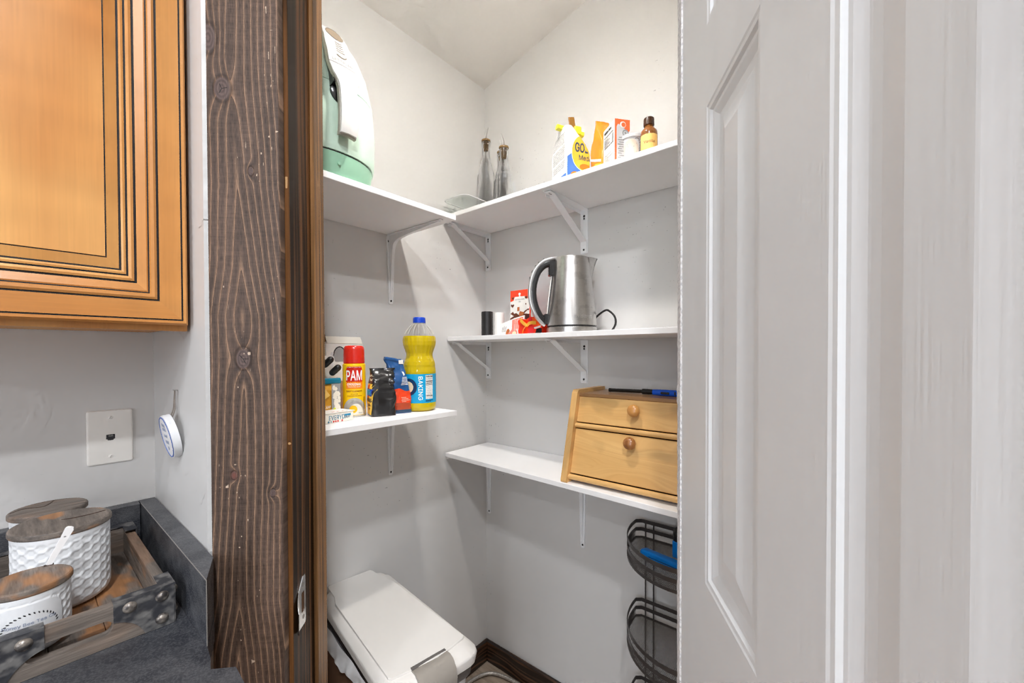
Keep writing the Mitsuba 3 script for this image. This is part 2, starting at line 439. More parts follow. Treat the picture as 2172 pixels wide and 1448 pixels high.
# product colours
def P_(name, c, rough=0.4, **k): return mat(name, srgb(*c), rough, **k)
P_('mint', (196, 220, 202), 0.22, coat=0.5)
P_('mint_dark', (158, 206, 176), 0.22, coat=0.5)
P_('silver_plastic', (214, 212, 208), 0.25, coat=0.3)
P_('silver_edge', (150, 143, 132), 0.35, metal=0.5)
P_('smoke_display', (128, 112, 92), 0.15, coat=0.5)
P_('black_gloss', (14, 13, 13), 0.16, coat=0.5)
P_('black_matte', (18, 17, 17), 0.45)
P_('black_foil', (16, 16, 18), 0.15, coat=1.0)
P_('pam_red', (206, 32, 14), 0.22, coat=0.6)
P_('pam_yellow', (248, 200, 8), 0.22, coat=0.6)
P_('pam_label_red', (196, 36, 22), 0.25)
P_('pam_orange', (240, 140, 30), 0.3)
P_('pam_grey', (176, 174, 164), 0.35)
P_('pan_white', (226, 222, 208), 0.35)
P_('yolk', (246, 186, 16), 0.3)
P_('can_silver', (190, 188, 184), 0.3, metal=0.6)
P_('brown_ink', (120, 50, 14), 0.5)
P_('coffee_yellow', (236, 190, 70), 0.35)
P_('coffee_maroon', (84, 34, 26), 0.35)
P_('logo_red', (190, 24, 28), 0.4)
P_('logo_blue', (24, 60, 150), 0.4)
P_('bag_blue', (26, 78, 134), 0.2, coat=0.6)
P_('bag_navy', (30, 58, 84), 0.25, coat=0.4)
P_('bag_red', (226, 66, 28), 0.25, coat=0.4)
P_('bag_rust', (168, 66, 36), 0.25, coat=0.4)
P_('pink_ink', (250, 150, 125), 0.5)
P_('cap_blue', (16, 66, 190), 0.25)
P_('label_cyan', (16, 156, 206), 0.3)
P_('label_navy', (16, 52, 92), 0.3)
P_('cream', (226, 208, 176), 0.5)
P_('card_white', (226, 224, 218), 0.55)
P_('card_cream', (232, 226, 212), 0.55)
P_('card_tan', (196, 160, 122), 0.6)
P_('teal_clip', (6, 118, 150), 0.25, coat=0.4)
P_('everyday_ink', (62, 112, 140), 0.5)
P_('everyday_teal', (40, 130, 170), 0.5)
P_('berry_red', (200, 50, 50), 0.5)
P_('tea_gold', (206, 150, 40), 0.3, coat=0.3)
P_('tea_gold_light', (240, 200, 110), 0.3, coat=0.3)
P_('flour_white', (232, 230, 228), 0.6)
P_('flour_blue', (72, 118, 196), 0.5)
P_('flour_gold', (246, 190, 60), 0.5)
P_('flour_orange', (244, 120, 30), 0.5)
P_('flour_ink', (52, 62, 92), 0.5)
P_('clip_yellow', (240, 230, 60), 0.3)
P_('clip_wood', (132, 92, 36), 0.5)
P_('snack_orange', (226, 140, 34), 0.22, coat=0.6)
P_('snack_lime', (200, 210, 60), 0.3, coat=0.4)
P_('box_orange', (244, 110, 60), 0.45)
P_('box_grey', (206, 206, 208), 0.45)
P_('tub_white', (222, 222, 222), 0.35)
P_('tub_label', (214, 200, 182), 0.5)
P_('amber_cap', (60, 34, 16), 0.3)
P_('cork_brown', (116, 88, 44), 0.35)
P_('rib_glint_grey', (215, 215, 212), 0.2)  # opaque pale grey for painted glints on the bottle ribs
P_('amber_label', (246, 196, 110), 0.5)
P_('white_gloss', (232, 230, 226), 0.25)
P_('choc_red', (232, 66, 36), 0.4)
P_('choc_brown', (92, 46, 28), 0.4)
P_('choc_dark', (64, 18, 14), 0.4)
P_('choc_light', (168, 96, 54), 0.4)
P_('packet_pink', (240, 130, 116), 0.45)
P_('packet_red', (228, 80, 44), 0.45)
P_('gift_red', (226, 48, 22), 0.3)
P_('gift_orange', (242, 90, 24), 0.3)
P_('gift_crimson', (214, 40, 46), 0.35)
P_('ribbon_gold', (238, 176, 66), 0.25, metal=0.3)
P_('lighter_blue', (20, 84, 196), 0.3)
P_('bright_blue', (0, 120, 205), 0.3)
P_('bin_white', (214, 211, 206), 0.35)
P_('bin_grey', (142, 136, 128), 0.35)
P_('bin_dark', (92, 88, 86), 0.4)
P_('bin_body', (206, 206, 208), 0.35)
P_('cardboard', (98, 68, 46), 0.8)
P_('rack_bronze', (72, 68, 66), 0.35, metal=0.5)
mat('hose_steel', lambda p, n, uv: mix((0.22, 0.20, 0.18), (0.62, 0.58, 0.53), noise(p.x * 420 + p.y * 260, p.y * 420 - p.x * 260, p.z * 300)), 0.45, metal=0.6)
mat('liner', srgb(226, 226, 226), 0.3, spec_trans=0.0, coat=0.3)
mat('brushed_steel', lambda p, n, uv: mix((0.54, 0.52, 0.50), (0.62, 0.60, 0.58), fbm(p.x * 40, p.y * 40, p.z * 900, 2)) * (1 - 0.16 * smoothstep(0.55, 0.7, fbm(p.x * 60, p.y * 60, p.z * 50, 3))), 0.28, metal=1.0, anisotropic=0.5)
mat('polished_steel', (0.72, 0.71, 0.70), 0.12, metal=1.0)
mat('handle_silver', (0.58, 0.58, 0.58), 0.25, metal=0.8)
def bread_wood(seed, along):
    def fn(p, n, uv):
        a, b = (p.y, p.z) if along == 'y' else (p.z, p.y)
        wv = fbm(a * 4 + seed, b * 14, seed, 3)
        ln = fbm(a * 7, b * 210 + 22 * wv, seed, 3)
        st = smoothstep(0.62, 0.78, fbm(a * 9 + seed, b * 16, 3.0, 3))
        return mix((0.52, 0.275, 0.085), (0.70, 0.44, 0.175), 0.5 * wv + 0.6 * ln) * (1 - 0.22 * st)
    return fn
mat('bread_front', bread_wood(1.0, 'y'), 0.34, coat=0.25)
mat('bread_lower', bread_wood(6.0, 'y'), 0.34, coat=0.25)
mat('bread_side', bread_wood(3.0, 'z'), 0.36, coat=0.2)
mat('bread_top', lambda p, n, uv: mix((0.17, 0.085, 0.035), (0.34, 0.18, 0.075), fbm(p.y * 6, p.x * 150, 1.0, 3)), 0.32, coat=0.3)
mat('knob_light', lambda p, n, uv: mix((0.40, 0.16, 0.035), (0.60, 0.30, 0.085), fbm(p.y * 60, p.z * 60, p.x * 60, 2)), 0.28, coat=0.5)
mat('knob_dark', lambda p, n, uv: mix((0.17, 0.055, 0.015), (0.44, 0.19, 0.055), fbm(p.y * 160, p.z * 50, p.x * 60, 2)), 0.28, coat=0.5)
scene['clear_glass'] = {'type': 'dielectric', 'int_ior': 1.5, 'ext_ior': 1.0}
scene['thin_clear'] = {'type': 'thindielectric', 'int_ior': 1.45}
scene['frost_plastic'] = {'type': 'thindielectric', 'int_ior': 1.45, 'specular_transmittance': rgb(.93, .95, .94)}
scene['oil'] = {'type': 'principled', 'base_color': rgb(0.97, 0.72, 0.012), 'roughness': 0.05, 'spec_trans': 0.5, 'eta': 1.45}
scene['amber_glass'] = {'type': 'principled', 'base_color': rgb(0.20, 0.065, 0.008), 'roughness': 0.12, 'clearcoat': 0.8, 'specular': 0.6}

# ------------------------------------------------------------------ the setting
ND, NN = V(-0.70711, 0.70711, 0), V(0.70711, 0.70711, 0)      # along the diagonal front of the pantry; out of it, towards the kitchen
P0 = V(1.102, 0.4223, 0)
diag = lambda d, s, z=0.0: P0 + ND * d - NN * s + V(0, 0, z)

s = struct('wall_left'); scene[s] = ply(cbox((-0.12, -0.12, 0), (4.7, 0, 3.6)), 'wall_paint')
s = struct('wall_back'); scene[s] = ply(cbox((-0.12, 0, 0), (0, 4.3, 3.6)), 'wall_paint')
# partition between pantry and kitchen counter, with its short diagonal return
poly = Polygon([(0.990, 0.0), (1.102, 0.0), (1.102, 0.400), tuple(diag(0.0, 0.024)[:2]), tuple(diag(0.098, 0.018)[:2]), tuple(diag(0.098, 0.140)[:2]), (0.990, 0.385)])
s = struct('wall_partition'); scene[s] = ply(ext(poly, 3.3), 'kitchen_paint')
poly = Polygon([(0.0, 1.12), (0.48, 1.12), (0.515, 1.022), (0.577, 1.027), (0.60, 1.10), (0.58, 1.22), (0.0, 1.22)])
s = struct('wall_right'); scene[s] = ply(ext(poly, 3.4), 'wall_paint')
# header over the doorway
poly = Polygon([tuple(diag(-0.02, 0.022)[:2]), tuple(diag(0.90, 0.022)[:2]), tuple(diag(0.90, 0.138)[:2]), tuple(diag(-0.02, 0.138)[:2])])
s = struct('wall_header'); scene[s] = ply(ext(poly, 1.5, z0=2.125), 'wall_paint')
# sloping ceiling over pantry and kitchen
v = [(x, y, ceil_z(y) + t) for t in (0, .1) for (x, y) in ((-0.12, -0.12), (4.7, -0.12), (4.7, 4.3), (-0.12, 4.3))]
s = struct('ceiling'); scene[s] = ply(trimesh.convex.convex_hull(np.array(v)), 'ceiling_paint')
s = struct('wall_kitchen_far'); 
hole = sbox(1.0, 1.05, 2.9, 2.25)
wallp = sbox(0.0, 0.0, 4.3, 3.6).difference(hole)
scene[s] = ply(ext(wallp, 0.12, frame((4.6, 0, 0), (0, 1, 0), (0, 0, 1), (1, 0, 0))), 'kitchen_wall')
s = struct('wall_kitchen_side'); scene[s] = ply(cbox((0, 4.2, 0), (4.7, 4.32, 3.6)), 'kitchen_wall')
s = struct('window_1')
ms = [cbox((4.585, 0.94, 0.99), (4.60, 1.0, 2.31)), cbox((4.585, 2.9, 0.99), (4.60, 2.96, 2.31)), cbox((4.585, 0.94, 0.99), (4.60, 2.96, 1.05)), cbox((4.585, 0.94, 2.25), (4.60, 2.96, 2.31)),
      cbox((4.62, 1.92, 1.05), (4.66, 1.98, 2.25))]
scene[s] = ply(cat(ms), 'white_paint')
pane = grid(lambda a, b: (4.65, a, b), [1.0, 2.9], [1.05, 2.25], flip=True)
scene[key_for('window_1', 'pane')] = {**ply(pane, 'white_paint'), 'emitter': {'type': 'area', 'radiance': rgb(*WINDOW_RAD)}}

# floor: planks in view near the corner, a plain slab below and beyond
s = struct('floor'); scene[s] = ply(cbox((-0.12, -0.12, -0.1), (4.7, 4.3, -0.006)), 'kitchen_floor')
def plank_row(x0, x1, ys):
    for a, b in zip(ys[:-1], ys[1:]):
        add('plank', cbox((x0 + .0006, a + .0006, -0.006), (x1 - .0006, b - .0006, 0.0), 0.0008), 'vinyl_plank', 'floor', smooth=False)
for i, x in enumerate(np.arange(0.0, 1.45, 0.152)):
    st = [0.62, 0.30, 0.95, 0.48, 0.80, 0.2, 0.7, 0.4, 0.9, 0.5][i % 10]
    plank_row(x, x + 0.152, [0.0, st, st + 0.9 if st < 0.6 else 1.5, 1.75])
s = struct('baseboard_left'); scene[s] = ply(cbox((0.0, 0.0, 0.0), (0.99, 0.016, 0.09), 0.003), 'baseboard_stain_side')
s = struct('baseboard_back'); scene[s] = ply(cbox((0.0, 0.016, 0.0), (0.016, 1.119, 0.09), 0.003), 'baseboard_stain')

# door casing and jamb of stained pine
s = struct('trim_1')
M = lambda d0, d1, s0, s1, z0, z1, b=0.002: tf(cbox((d0, s0, z0), (d1, s1, z1), b), frame(P0, ND, -NN, (0, 0, 1)))
scene[s] = ply(M(0.0, 0.112, 0.0, 0.018, 0.0, 2.24, 0.0015), 'pine_stain')
say('trim_1', 'broad stained pine casing board with knots beside the doorway')
s = struct('trim_2'); say('trim_2', 'dark stained door jamb with stop and strike plate')
scene[s] = ply(M(0.099, 0.118, 0.0195, 0.128, 0.0, 2.12, 0.001), 'jamb_dark')
add('stop', M(0.1185, 0.1265, 0.108, 0.158, 0.0, 2.12, 0.0015), 'jamb_brown', s)
add('rear_strip', M(0.098, 0.1175, 0.129, 0.160, 0.0, 2.12, 0.001), 'jamb_brown', s)
s = struct('trim_3'); scene[s] = ply(M(0.118, 0.86, 0.0, 0.018, 2.125, 2.24, 0.0015), 'jamb_dark')
# strike plate: oval plate with a bent lip
zs = 0.890
SPF = frame(diag(0.1182, 0.0, zs), -NN, (0, 0, 1), ND)
pl = ext(Polygon([(.040, -.043), (.066, -.043), (.068, -.038), (.068, .040), (.066, .045), (.058, .045), (.040, .026)]).difference(sbox(.052, -.016, .060, .016).buffer(.002)), 0.0014, SPF)
sp = add('strike_plate', pl, 'polished_steel', 'trim_2', smooth=False, label='chrome strike plate')
lip = []
for q in np.linspace(0, 1, 9):
    s_ = .042 - .021 * q; o_ = .0014 + .0075 * q * q; zt = .028 - .030 * q; zb = -.043 + .004 * q * q
    lip.append([diag(.1182 + o_, s_, zs + z) for z in np.linspace(zb, zt, 6)])
lip = np.array(lip); gl_ = grid(lambda i, j: lip[int(i), int(j)], np.arange(9), np.arange(6))
bk_ = gl_.copy(); bk_.vertices = bk_.vertices - ND * .0012; bk_.invert()
add('lip', cat([gl_, bk_]), 'polished_steel', sp, smooth=60)
add('lip_edge', tube(lip[:, -1], .0009, 6), 'screw_grey', sp)
for dz in (0.030, -0.028):
    add('screw', tf(lathe([(0, 0.001), (0.0034, 0.0006), (0.004, 0), (0, 0)], n=16), frame(diag(0.1197, 0.058, zs + dz), -NN, (0, 0, 1), ND)), 'screw_grey', sp)

# rough plastered end of the partition on the hinge side
zz = np.linspace(0.0, 2.12, 230)
rings = []
for i, z in enumerate(zz):
    j = 0.0012 * (rng.random() - .5) - 0.0030 * (z - 1.337) * 0.5 - (0.0015 if 1.245 < z < 1.272 else 0)
    rings.append(np.array([V(0.5405, 0.9838, z) + ND * j, V(0.578, 1.0005, z), V(0.575, 1.025, z), V(0.515, 1.02, z), V(0.505, 0.991, z)]))
s = struct('trim_4'); scene[s] = ply(loft(rings), 'rough_edge'); say(s, 'rough white painted wall end beside the open door')

# the open six-panel door
HP = V(0.579, 1.004, 0); DE = V(0.8629, 0.5054, 0); DM = V(0.5054, -0.8629, 0)
DW, DT = 0.716, 0.035
s = struct('door_1'); say(s, 'open white six-panel pantry door seen at a grazing angle')
cols = [(0.132, 0.301), (0.415, 0.584)]; rows = [(0.235, 0.815), (1.015, 1.674), (1.785, 1.945)]
face = sbox(0, 0.012, DW, 2.045)
for c in cols:
    for r in rows: face = face.difference(sbox(c[0], r[0], c[1], r[1]))
DF = frame(HP, DE, (0, 0, 1), DM)
scene[s] = ply(ext(face, DT, DF, -DT), 'door_white')
prof = [(0, 0), (.003, -.0012), (.008, -.0016), (.011, -.0050), (.015, -.0055), (.020, -.0075), (.0245, -.0095), (.027, -.0098), (.036, -.0098), (.062, -.0030), (.064, -.0026)]
for c in cols:
    for r in rows:
        pf = concentric(c[0], c[1], r[0], r[1], prof, DF)
        bk = ext(sbox(c[0], r[0], c[1], r[1]), 0.010, DF, -0.024)
        add('panel', cat([pf, bk]), 'door_white', 'door_1', smooth=25)
add('knob', tf(lathe([(0, 0), (.032, 0), (.032, .006), (.012, .010), (.012, .03), (.026, .042), (.027, .056), (.018, .066), (0, .067)]), frame(HP + DE * 0.655 + V(0, 0, .93) - DM * DT, DE, (0, 0, 1), -DM)), 'polished_steel', 'door_1')

# lamps of the room
def lamp_mesh(c, r, nrm=-1, n=40):
    t = np.arange(n) / n * 2 * np.pi
    v = [c] + [c + V(r * math.cos(a), r * math.sin(a), 0) for a in t]
    f = [[0, (j + 1) % n + 1, j + 1] if nrm < 0 else [0, j + 1, (j + 1) % n + 1] for j in range(n)]
    return tm(v, f)
lp = PANTRY_LAMP; t = thing('ceiling_lamp', 'small frosted bowl lamp hanging on a stem under the pantry ceiling', 'lamp')
c = lp['pos']
bowl = lathe([(0, -lp['h'])] + [(lp['r'] * math.sin(a), -lp['h'] * math.cos(a)) for a in np.linspace(.1, 2.15, 16)], c, 40)
if (bowl.face_normals[:, 2] * bowl.triangles_center[:, 2] * bowl.area_faces - bowl.face_normals[:, 2] * c[2] * bowl.area_faces).sum() < 0: bowl.invert()
add('bowl', bowl, 'white_paint', t, smooth=True, emitter={'type': 'area', 'radiance': rgb(*lp['rad'])})
add('cap', lathe([(0, .0150), (lp['r'] + .003, .0150), (lp['r'] + .003, .018), (.02, .026), (0, .026)], c), 'white_paint', t)
add('stem', cbox(c + V(-.006, -.006, .021), V(c[0] + .006, c[1] + .006, ceil_z(c[1]) - .012)), 'white_paint', t)
add('ceiling_plate', cbox(c + V(-.05, -.05, ceil_z(c[1]) - c[2] - .013), V(c[0] + .05, c[1] + .05, ceil_z(c[1]) - .011), .001), 'white_paint', t)
for (x, y, r, rad), where_ in zip(CAN_LAMPS, ('above the counter and tray', 'in the middle of the kitchen ceiling', 'added behind the open door to brighten the left pantry wall')):
    z = ceil_z(y) - 0.012
    t = thing('recessed_lamp', 'round recessed ceiling lamp ' + where_, 'lamp', 'recessed ceiling lamps in the kitchen')
    add('diffuser', lamp_mesh(V(x, y, z - 0.028), r), 'white_paint', t, smooth=False, emitter={'type': 'area', 'radiance': rgb(*rad)})
    add('ring', lathe([(r + .001, -.03), (r + .02, -.03), (r + .02, .022), (r + .001, .022)], (x, y, z)), 'white_paint', t)
for (x, y, z, rad), where_ in zip(PENDANTS, ('the one nearer the counter wall', 'the one nearer the door')):
    t = thing('pendant_lamp', 'black pendant lamp hanging in the kitchen, ' + where_, 'lamp', 'pendant lamps over the kitchen')
    add('bulb', trimesh.creation.icosphere(3, 0.045).apply_translation((x, y, z)), 'white_paint', t, smooth=True, emitter={'type': 'area', 'radiance': rgb(*rad)})
    add('socket', lathe([(0, .042), (.022, .042), (.022, .10), (0, .10)], (x, y, z)), 'lamp_black', t)
    add('cable', cbox((x - .003, y - .003, z + .09), (x + .003, y + .003, ceil_z(y))), 'lamp_black', t)

# ------------------------------------------------------------------ kitchen side: wall cabinet, counter, tray and canisters
t = thing('wall_cabinet', 'honey maple wall cabinet with raised panel door and dark glaze lines', 'cabinet')
add('body', cat([cbox((1.1065, 0.002, 1.385), (1.60, 0.312, 2.25)), cbox((1.1065, 0.29, 1.377), (1.60, 0.312, 1.386))]), 'maple_dark', t)
dk = add('door', cbox((1.112, 0.314, 1.388), (1.558, 0.3255, 2.148)), 'maple_dark', t)
DFM = frame((1.560, 0.337, 1.386), (-1, 0, 0), (0, 0, 1))
PR = [(0, -.010), (0, -.004), (.003, 0), (.0072, 0), (.0077, -.002), (.0090, -.002), (.0095, 0), (.0383, 0), (.0388, -.003), (.0404, -.003), (.041, -.001), (.0445, .0012), (.0490, .0005), (.0503, -.003), (.0522, -.003),
      (.054, -.0020), (.060, -.0042), (.0655, -.0062), (.0660, -.009), (.0680, -.009), (.0685, -.006), (.072, -.0042), (.0757, -.006), (.0761, -.008), (.0778, -.008), (.0782, -.0062), (.081, -.0052), (.0836, -.0065),
      (.0841, -.008), (.0856, -.008), (.0862, -.0078), (.1005, -.0030), (.1008, -.0042), (.1019, -.0042), (.1022, -.0022)]
DARK = [3, 4, 5, 7, 8, 9, 13, 17, 18, 19, 22, 23, 24, 27, 28, 29, 31, 32]
def conc_side(prof, x1, z1, M, segs, sides, fill=False):
    rings = [np.array([[a, a, h], [x1 - a, a, h], [x1 - a, z1 - a, h], [a, z1 - a, h]]) for a, h in prof]
    v, f = [], []
    for s in segs:
        for j in sides:
            j2 = (j + 1) % 4; b = len(v)
            v += [rings[s][j], rings[s][j2], rings[s + 1][j2], rings[s + 1][j]]; f += [[b, b + 1, b + 2], [b, b + 2, b + 3]]
    if fill:
        b = len(v); v += list(rings[-1]); f += [[b, b + 1, b + 2], [b, b + 2, b + 3]]
    return tf(tm(v, f), M)
fr_seg = [s for s in range(0, 19) if s not in DARK]
pn_seg = [s for s in range(19, len(PR) - 1) if s not in DARK]
add('rail', conc_side(PR, .45, .764, DFM, fr_seg, [0]), 'maple_h', dk, smooth=20)
add('rail', conc_side(PR, .45, .764, DFM, fr_seg, [2]), 'maple_h', dk, smooth=20)
add('stile', conc_side(PR, .45, .764, DFM, fr_seg, [1]), 'maple_v', dk, smooth=20)
add('stile', conc_side(PR, .45, .764, DFM, fr_seg, [3]), 'maple_v', dk, smooth=20)
add('raised_panel', conc_side(PR, .45, .764, DFM, pn_seg, [0, 1, 2, 3], True), 'maple_field', dk, smooth=20)
add('glaze_line', conc_side(PR, .45, .764, DFM, DARK, [0, 1, 2, 3]), 'glaze_dark', dk, smooth=False, label='thin dark glaze lines in the grooves')

t = thing('base_cabinet', 'maple base cabinet below the stone countertop', 'cabinet')
add('body', cat([cbox((1.16, 0.002, 0.10), (2.38, 0.575, 0.874)), cbox((1.16, 0.002, 0.0), (2.38, 0.50, 0.10))]), 'maple_dark', t)
for i in range(3):
    x = 1.17 + i * 0.40
    k = add('door', cbox((x, 0.576, 0.12), (x + .39, 0.596, 0.86), 0.003), 'maple_field', t)

t = thing('countertop', 'dark grey speckled countertop with matching backsplash', 'countertop')
cp = Polygon([(1.104, 0.002), (1.104, 0.440), (1.1315, 0.514), (1.135, 0.543), (1.141, 0.567), (1.118, 0.588), (1.121, 0.640), (2.40, 0.640), (2.40, 0.002)])
add('slab', ext(cp, 0.038, z0=0.876), 'counter_stone', t, smooth=False)
add('backsplash', cbox((1.1325, 0.002, 0.9145), (2.40, 0.030, 1.010), 0.001), 'counter_stone', t, smooth=False)
add('backsplash', ext(Polygon([(1.104, .002), (1.1315, .002), (1.1315, .512), (1.104, .438)]), .0955, z0=.9145), 'counter_stone', t, smooth=False)
add('edge_line', cat([cbox((1.1308, 0.030, 1.0094), (1.1319, 0.512, 1.0103)), cbox((1.1308, 0.5113, 0.9146), (1.1319, 0.5124, 1.010))]), 'counter_edge', t, smooth=False, label='pale worn laminate edge')

# telephone plate
t = thing('wall_plate', 'ivory telephone jack plate on the wall above the counter', 'wall plate')
pc = V(1.175, 0, 1.1595)
FY = lambda o: frame(o, (-1, 0, 0), (0, 0, 1))                   # facing +y
pb = loft([np.c_[np.array(rpoly(w, h, .004).exterior.coords[:-1]), np.full(len(rpoly(w, h, .004).exterior.coords) - 1, z)] for w, h, z in ((.0715, .1145, 0), (.0715, .1145, .002), (.069, .112, .0048), (.064, .107, .0060))])
add('plate', tf(pb, FY(pc + V(0, .0005, 0))), 'plate_ivory', t)
jk = union_all([sbox(-.0058, -.0035, .0058, .0045), sbox(-.0035, -.006, .0035, -.003)])
j = add('jack', ext(jk.buffer(.001), .0006, FY(pc + V(0, .0062, 0))), 'ink_black', t, smooth=False)
add('contact', cat([ext(sbox(-.003 + i * .0018, .001, -.0022 + i * .0018, .004), .0003, FY(pc + V(0, .0069, 0))) for i in range(4)]), 'screw_grey', j, smooth=False)
for dz in (.0415, -.0415):
    s_ = add('screw', tf(lathe([(0, .0016), (.0025, .0014), (.0038, .0004), (.0038, 0), (0, 0)], n=20), FY(pc + V(0, .0063, dz))), 'plate_ivory', t)
    add('slot', ext(sbox(-.0030, -.0004, .0030, .0004), .0003, frame(pc + V(0, .0079, dz), (-.5, 0, .866), (.866, 0, .5), (0, 1, 0))), 'ink_grey', s_, smooth=False)

# round hanging ornament
t = thing('hanging_disc', 'small round white plaque with blue rim hanging by a twine', 'wall ornament')
al = math.radians(11); dn = V(math.cos(al), 0, -math.sin(al)); du = V(math.sin(al), 0, math.cos(al)); dc = V(1.1215, 0.222, 1.178)
DD = frame(dc - dn * .014, np.cross(du, dn), du)
add('plaque', tf(lathe([(0, .014), (.0385, .014), (.0415, .0128), (.0420, .010), (.0420, .001), (.040, 0), (0, 0)], n=64), DD), 'ceramic', t)
add('rim', tf(lathe([(.0375, .0141), (.0395, .0141), (.0395, .0145), (.0375, .0145), (.0375, .0141)], n=64), DD), 'blue_ink', t, label='blue rim line')
ms = []
for k, (a, b) in enumerate([('HOME', .012), ('sweet', 0.0), ('HOME', -.013)]):
    ms.append(txt(a, .0062, None, .0003, center=True).apply_translation([0, b, .0143]))
ms += [ext(Point(x, y).buffer(.0035), .0003, z0=.0143) for x, y in ((-.006, .024), (.005, .023), (0, -.022))]
add('print', tf(cat(ms), DD), 'grey_ink', t, smooth=False, label='blue grey lettering')
nail = V(1.104, .218, 1.266)
for sy in (-.006, .006):
    a = dc - dn * .012 + du * .030 + V(0, sy, 0)
    add('twine', tube(spline([a, a + V(-.006, 0, .02), nail + V(.004, sy * .4, -.02), nail + V(.003, 0, 0)], 8), .0011, 6), 'twine', t)
add('nail', tube([nail + V(-.002, 0, 0), nail + V(.006, 0, .001)], .0012, 8), 'screw_grey', t)

# wooden tray with iron corners
t = thing('serving_tray', 'rustic wooden tray with riveted iron corners holding white canisters', 'tray')
X0, X1, Y0, Y1 = 1.148, 1.352, 0.036, 0.405; ZB, ZT, TH = 0.9145, 0.972, 0.015
for i in range(3):
    a = X0 + TH + (X1 - X0 - 2 * TH) * i / 3; b = X0 + TH + (X1 - X0 - 2 * TH) * (i + 1) / 3
    add('floor_board', cbox((a + .0004, Y0 + TH, ZB + .001), (b - .0004, Y1 - TH, ZB + .0085), .0008), 'tray_floor', t)
slot = sbox(-.032, -.001, .032, .001).buffer(.0095)
for yb, nm in ((Y1 - TH, 'front'), (Y0, 'back')):
    pl = sbox(-X1, ZB, -X0, ZT).difference(affinity.translate(slot, -1.259, .943))
    add('end_board', ext(pl, TH, frame((0, yb, 0), (-1, 0, 0), (0, 0, 1))), 'tray_front', t, smooth=False)
for xb in (X0, X1 - TH):
    add('side_board', cbox((xb, Y0 + TH + .0002, ZB), (xb + TH, Y1 - TH - .0002, ZT - .004), .001), 'tray_side', t)
cor = sbox(0, 0, .069, .062).difference(Point(.079, -.012).buffer(.046))
def corner(xo, yo, sx, sy):
    k = add('corner_plate', cat([ext(cor, .002, frame((xo, yo, ZB), (sx, 0, 0), (0, 0, 1), (0, sy, 0))),
                                 ext(sbox(0, 0, .050, .062), .002, frame((xo, yo, ZB), (0, -sy, 0), (0, 0, 1), (-sx, 0, 0))),
                                 cbox((xo - sx * .002, yo + sy * .002, ZT + .002), (xo + sx * .069, yo - sy * .0165, ZT + .0040)),
                                 cbox((xo - sx * .002, yo - sy * .0166, ZT + .002), (xo + sx * .0165, yo - sy * .05, ZT + .0040))]), 'iron', t, smooth=False, label='dark iron corner plate')
    for (u, w) in ((.0145, .0475), (.0515, .0480), (.0150, .0135)):
        add('rivet', tf(lathe([(0, .0058), (.003, .0055), (.006, .0040), (.0078, .0016), (.0082, 0), (0, 0)], n=20), frame((xo + sx * u, yo + sy * .0018, ZB + w), (-sy, 0, 0), (0, 0, 1), (0, sy, 0))), 'rivet', k)
    for (u, w) in ((.015, .046), (.015, .014)):
        add('rivet', tf(lathe([(0, .0058), (.003, .0055), (.006, .0040), (.0078, .0016), (.0082, 0), (0, 0)], n=20), frame((xo - sx * .0018, yo - sy * u, ZB + w), (0, 1, 0) if sx > 0 else (0, -1, 0), (0, 0, 1), (-sx, 0, 0))), 'rivet', k)
corner(X0, Y1, 1, 1); corner(X1, Y1, -1, 1); corner(X0, Y0, 1, -1); corner(X1, Y0, -1, -1)

def hexd(s, z, c):
    """0 at the hexagon's edge, 1 inside: cells of width c."""
    h = c * math.sqrt(3)
    best = np.full_like(s, 9.0)
    for ox, oz in ((0, 0), (c * 1.5 / 2 * 2, h / 2)):
        qx = s - ox; qz = z - oz
        qx = qx - np.round(qx / (3 * c)) * 3 * c; qz = qz - np.round(qz / h) * h
        d = np.maximum(np.abs(qz), np.abs(qx) * .8660254 + np.abs(qz) * .5)
        best = np.minimum(best, d)
    e = (h / 2 - best) / (h / 2)
    return np.clip(e / .55, 0, 1)

def canister(cx, cy, R, z0, z1, cell, flat=None):
    nu = int(2 * math.pi * R / .0011); nv = int((z1 - z0) / .0011)
    n_h = max(6, round(2 * math.pi * R / (3 * cell))); c = 2 * math.pi * R / (3 * n_h)
    th = np.arange(nu) / nu * 2 * np.pi; zz = np.linspace(0, z1 - z0, nv)
    TH_, ZZ = np.meshgrid(th, zz)
    rr = np.full_like(ZZ, R); q = .020
    low = ZZ < q; rr[low] = R - q + np.sqrt(np.maximum(q * q - (q - ZZ[low]) ** 2, 0))
    hx = hexd(TH_ * R, ZZ, c)
    m_ = np.clip((ZZ - .006) / .01, 0, 1) * np.clip((z1 - z0 - .006 - ZZ) / .006, 0, 1)
    dep = .0014 * (hx * hx * (3 - 2 * hx)) * m_
    if flat is not None:
        th0, zc, hw, hh = flat
        e = ((TH_ - th0) * R / hw) ** 4 + ((ZZ + z0 - zc) / hh) ** 4
        dep = np.where(e < 1, -.0006, dep)
    rr = rr - dep
    rings = [np.stack([cx + rr[i] * np.cos(th), cy + rr[i] * np.sin(th), z0 + ZZ[i]], 1) for i in range(nv)]
    return loft(rings)

def disc_lid(cx, cy, R, z0, z1):
    return lathe([(0, z0), (R - .001, z0), (R, z0 + .0015), (R, z1 - .003), (R - .0008, z1 - .0012), (R - .0025, z1), (0, z1)], (cx, cy, 0), 72)

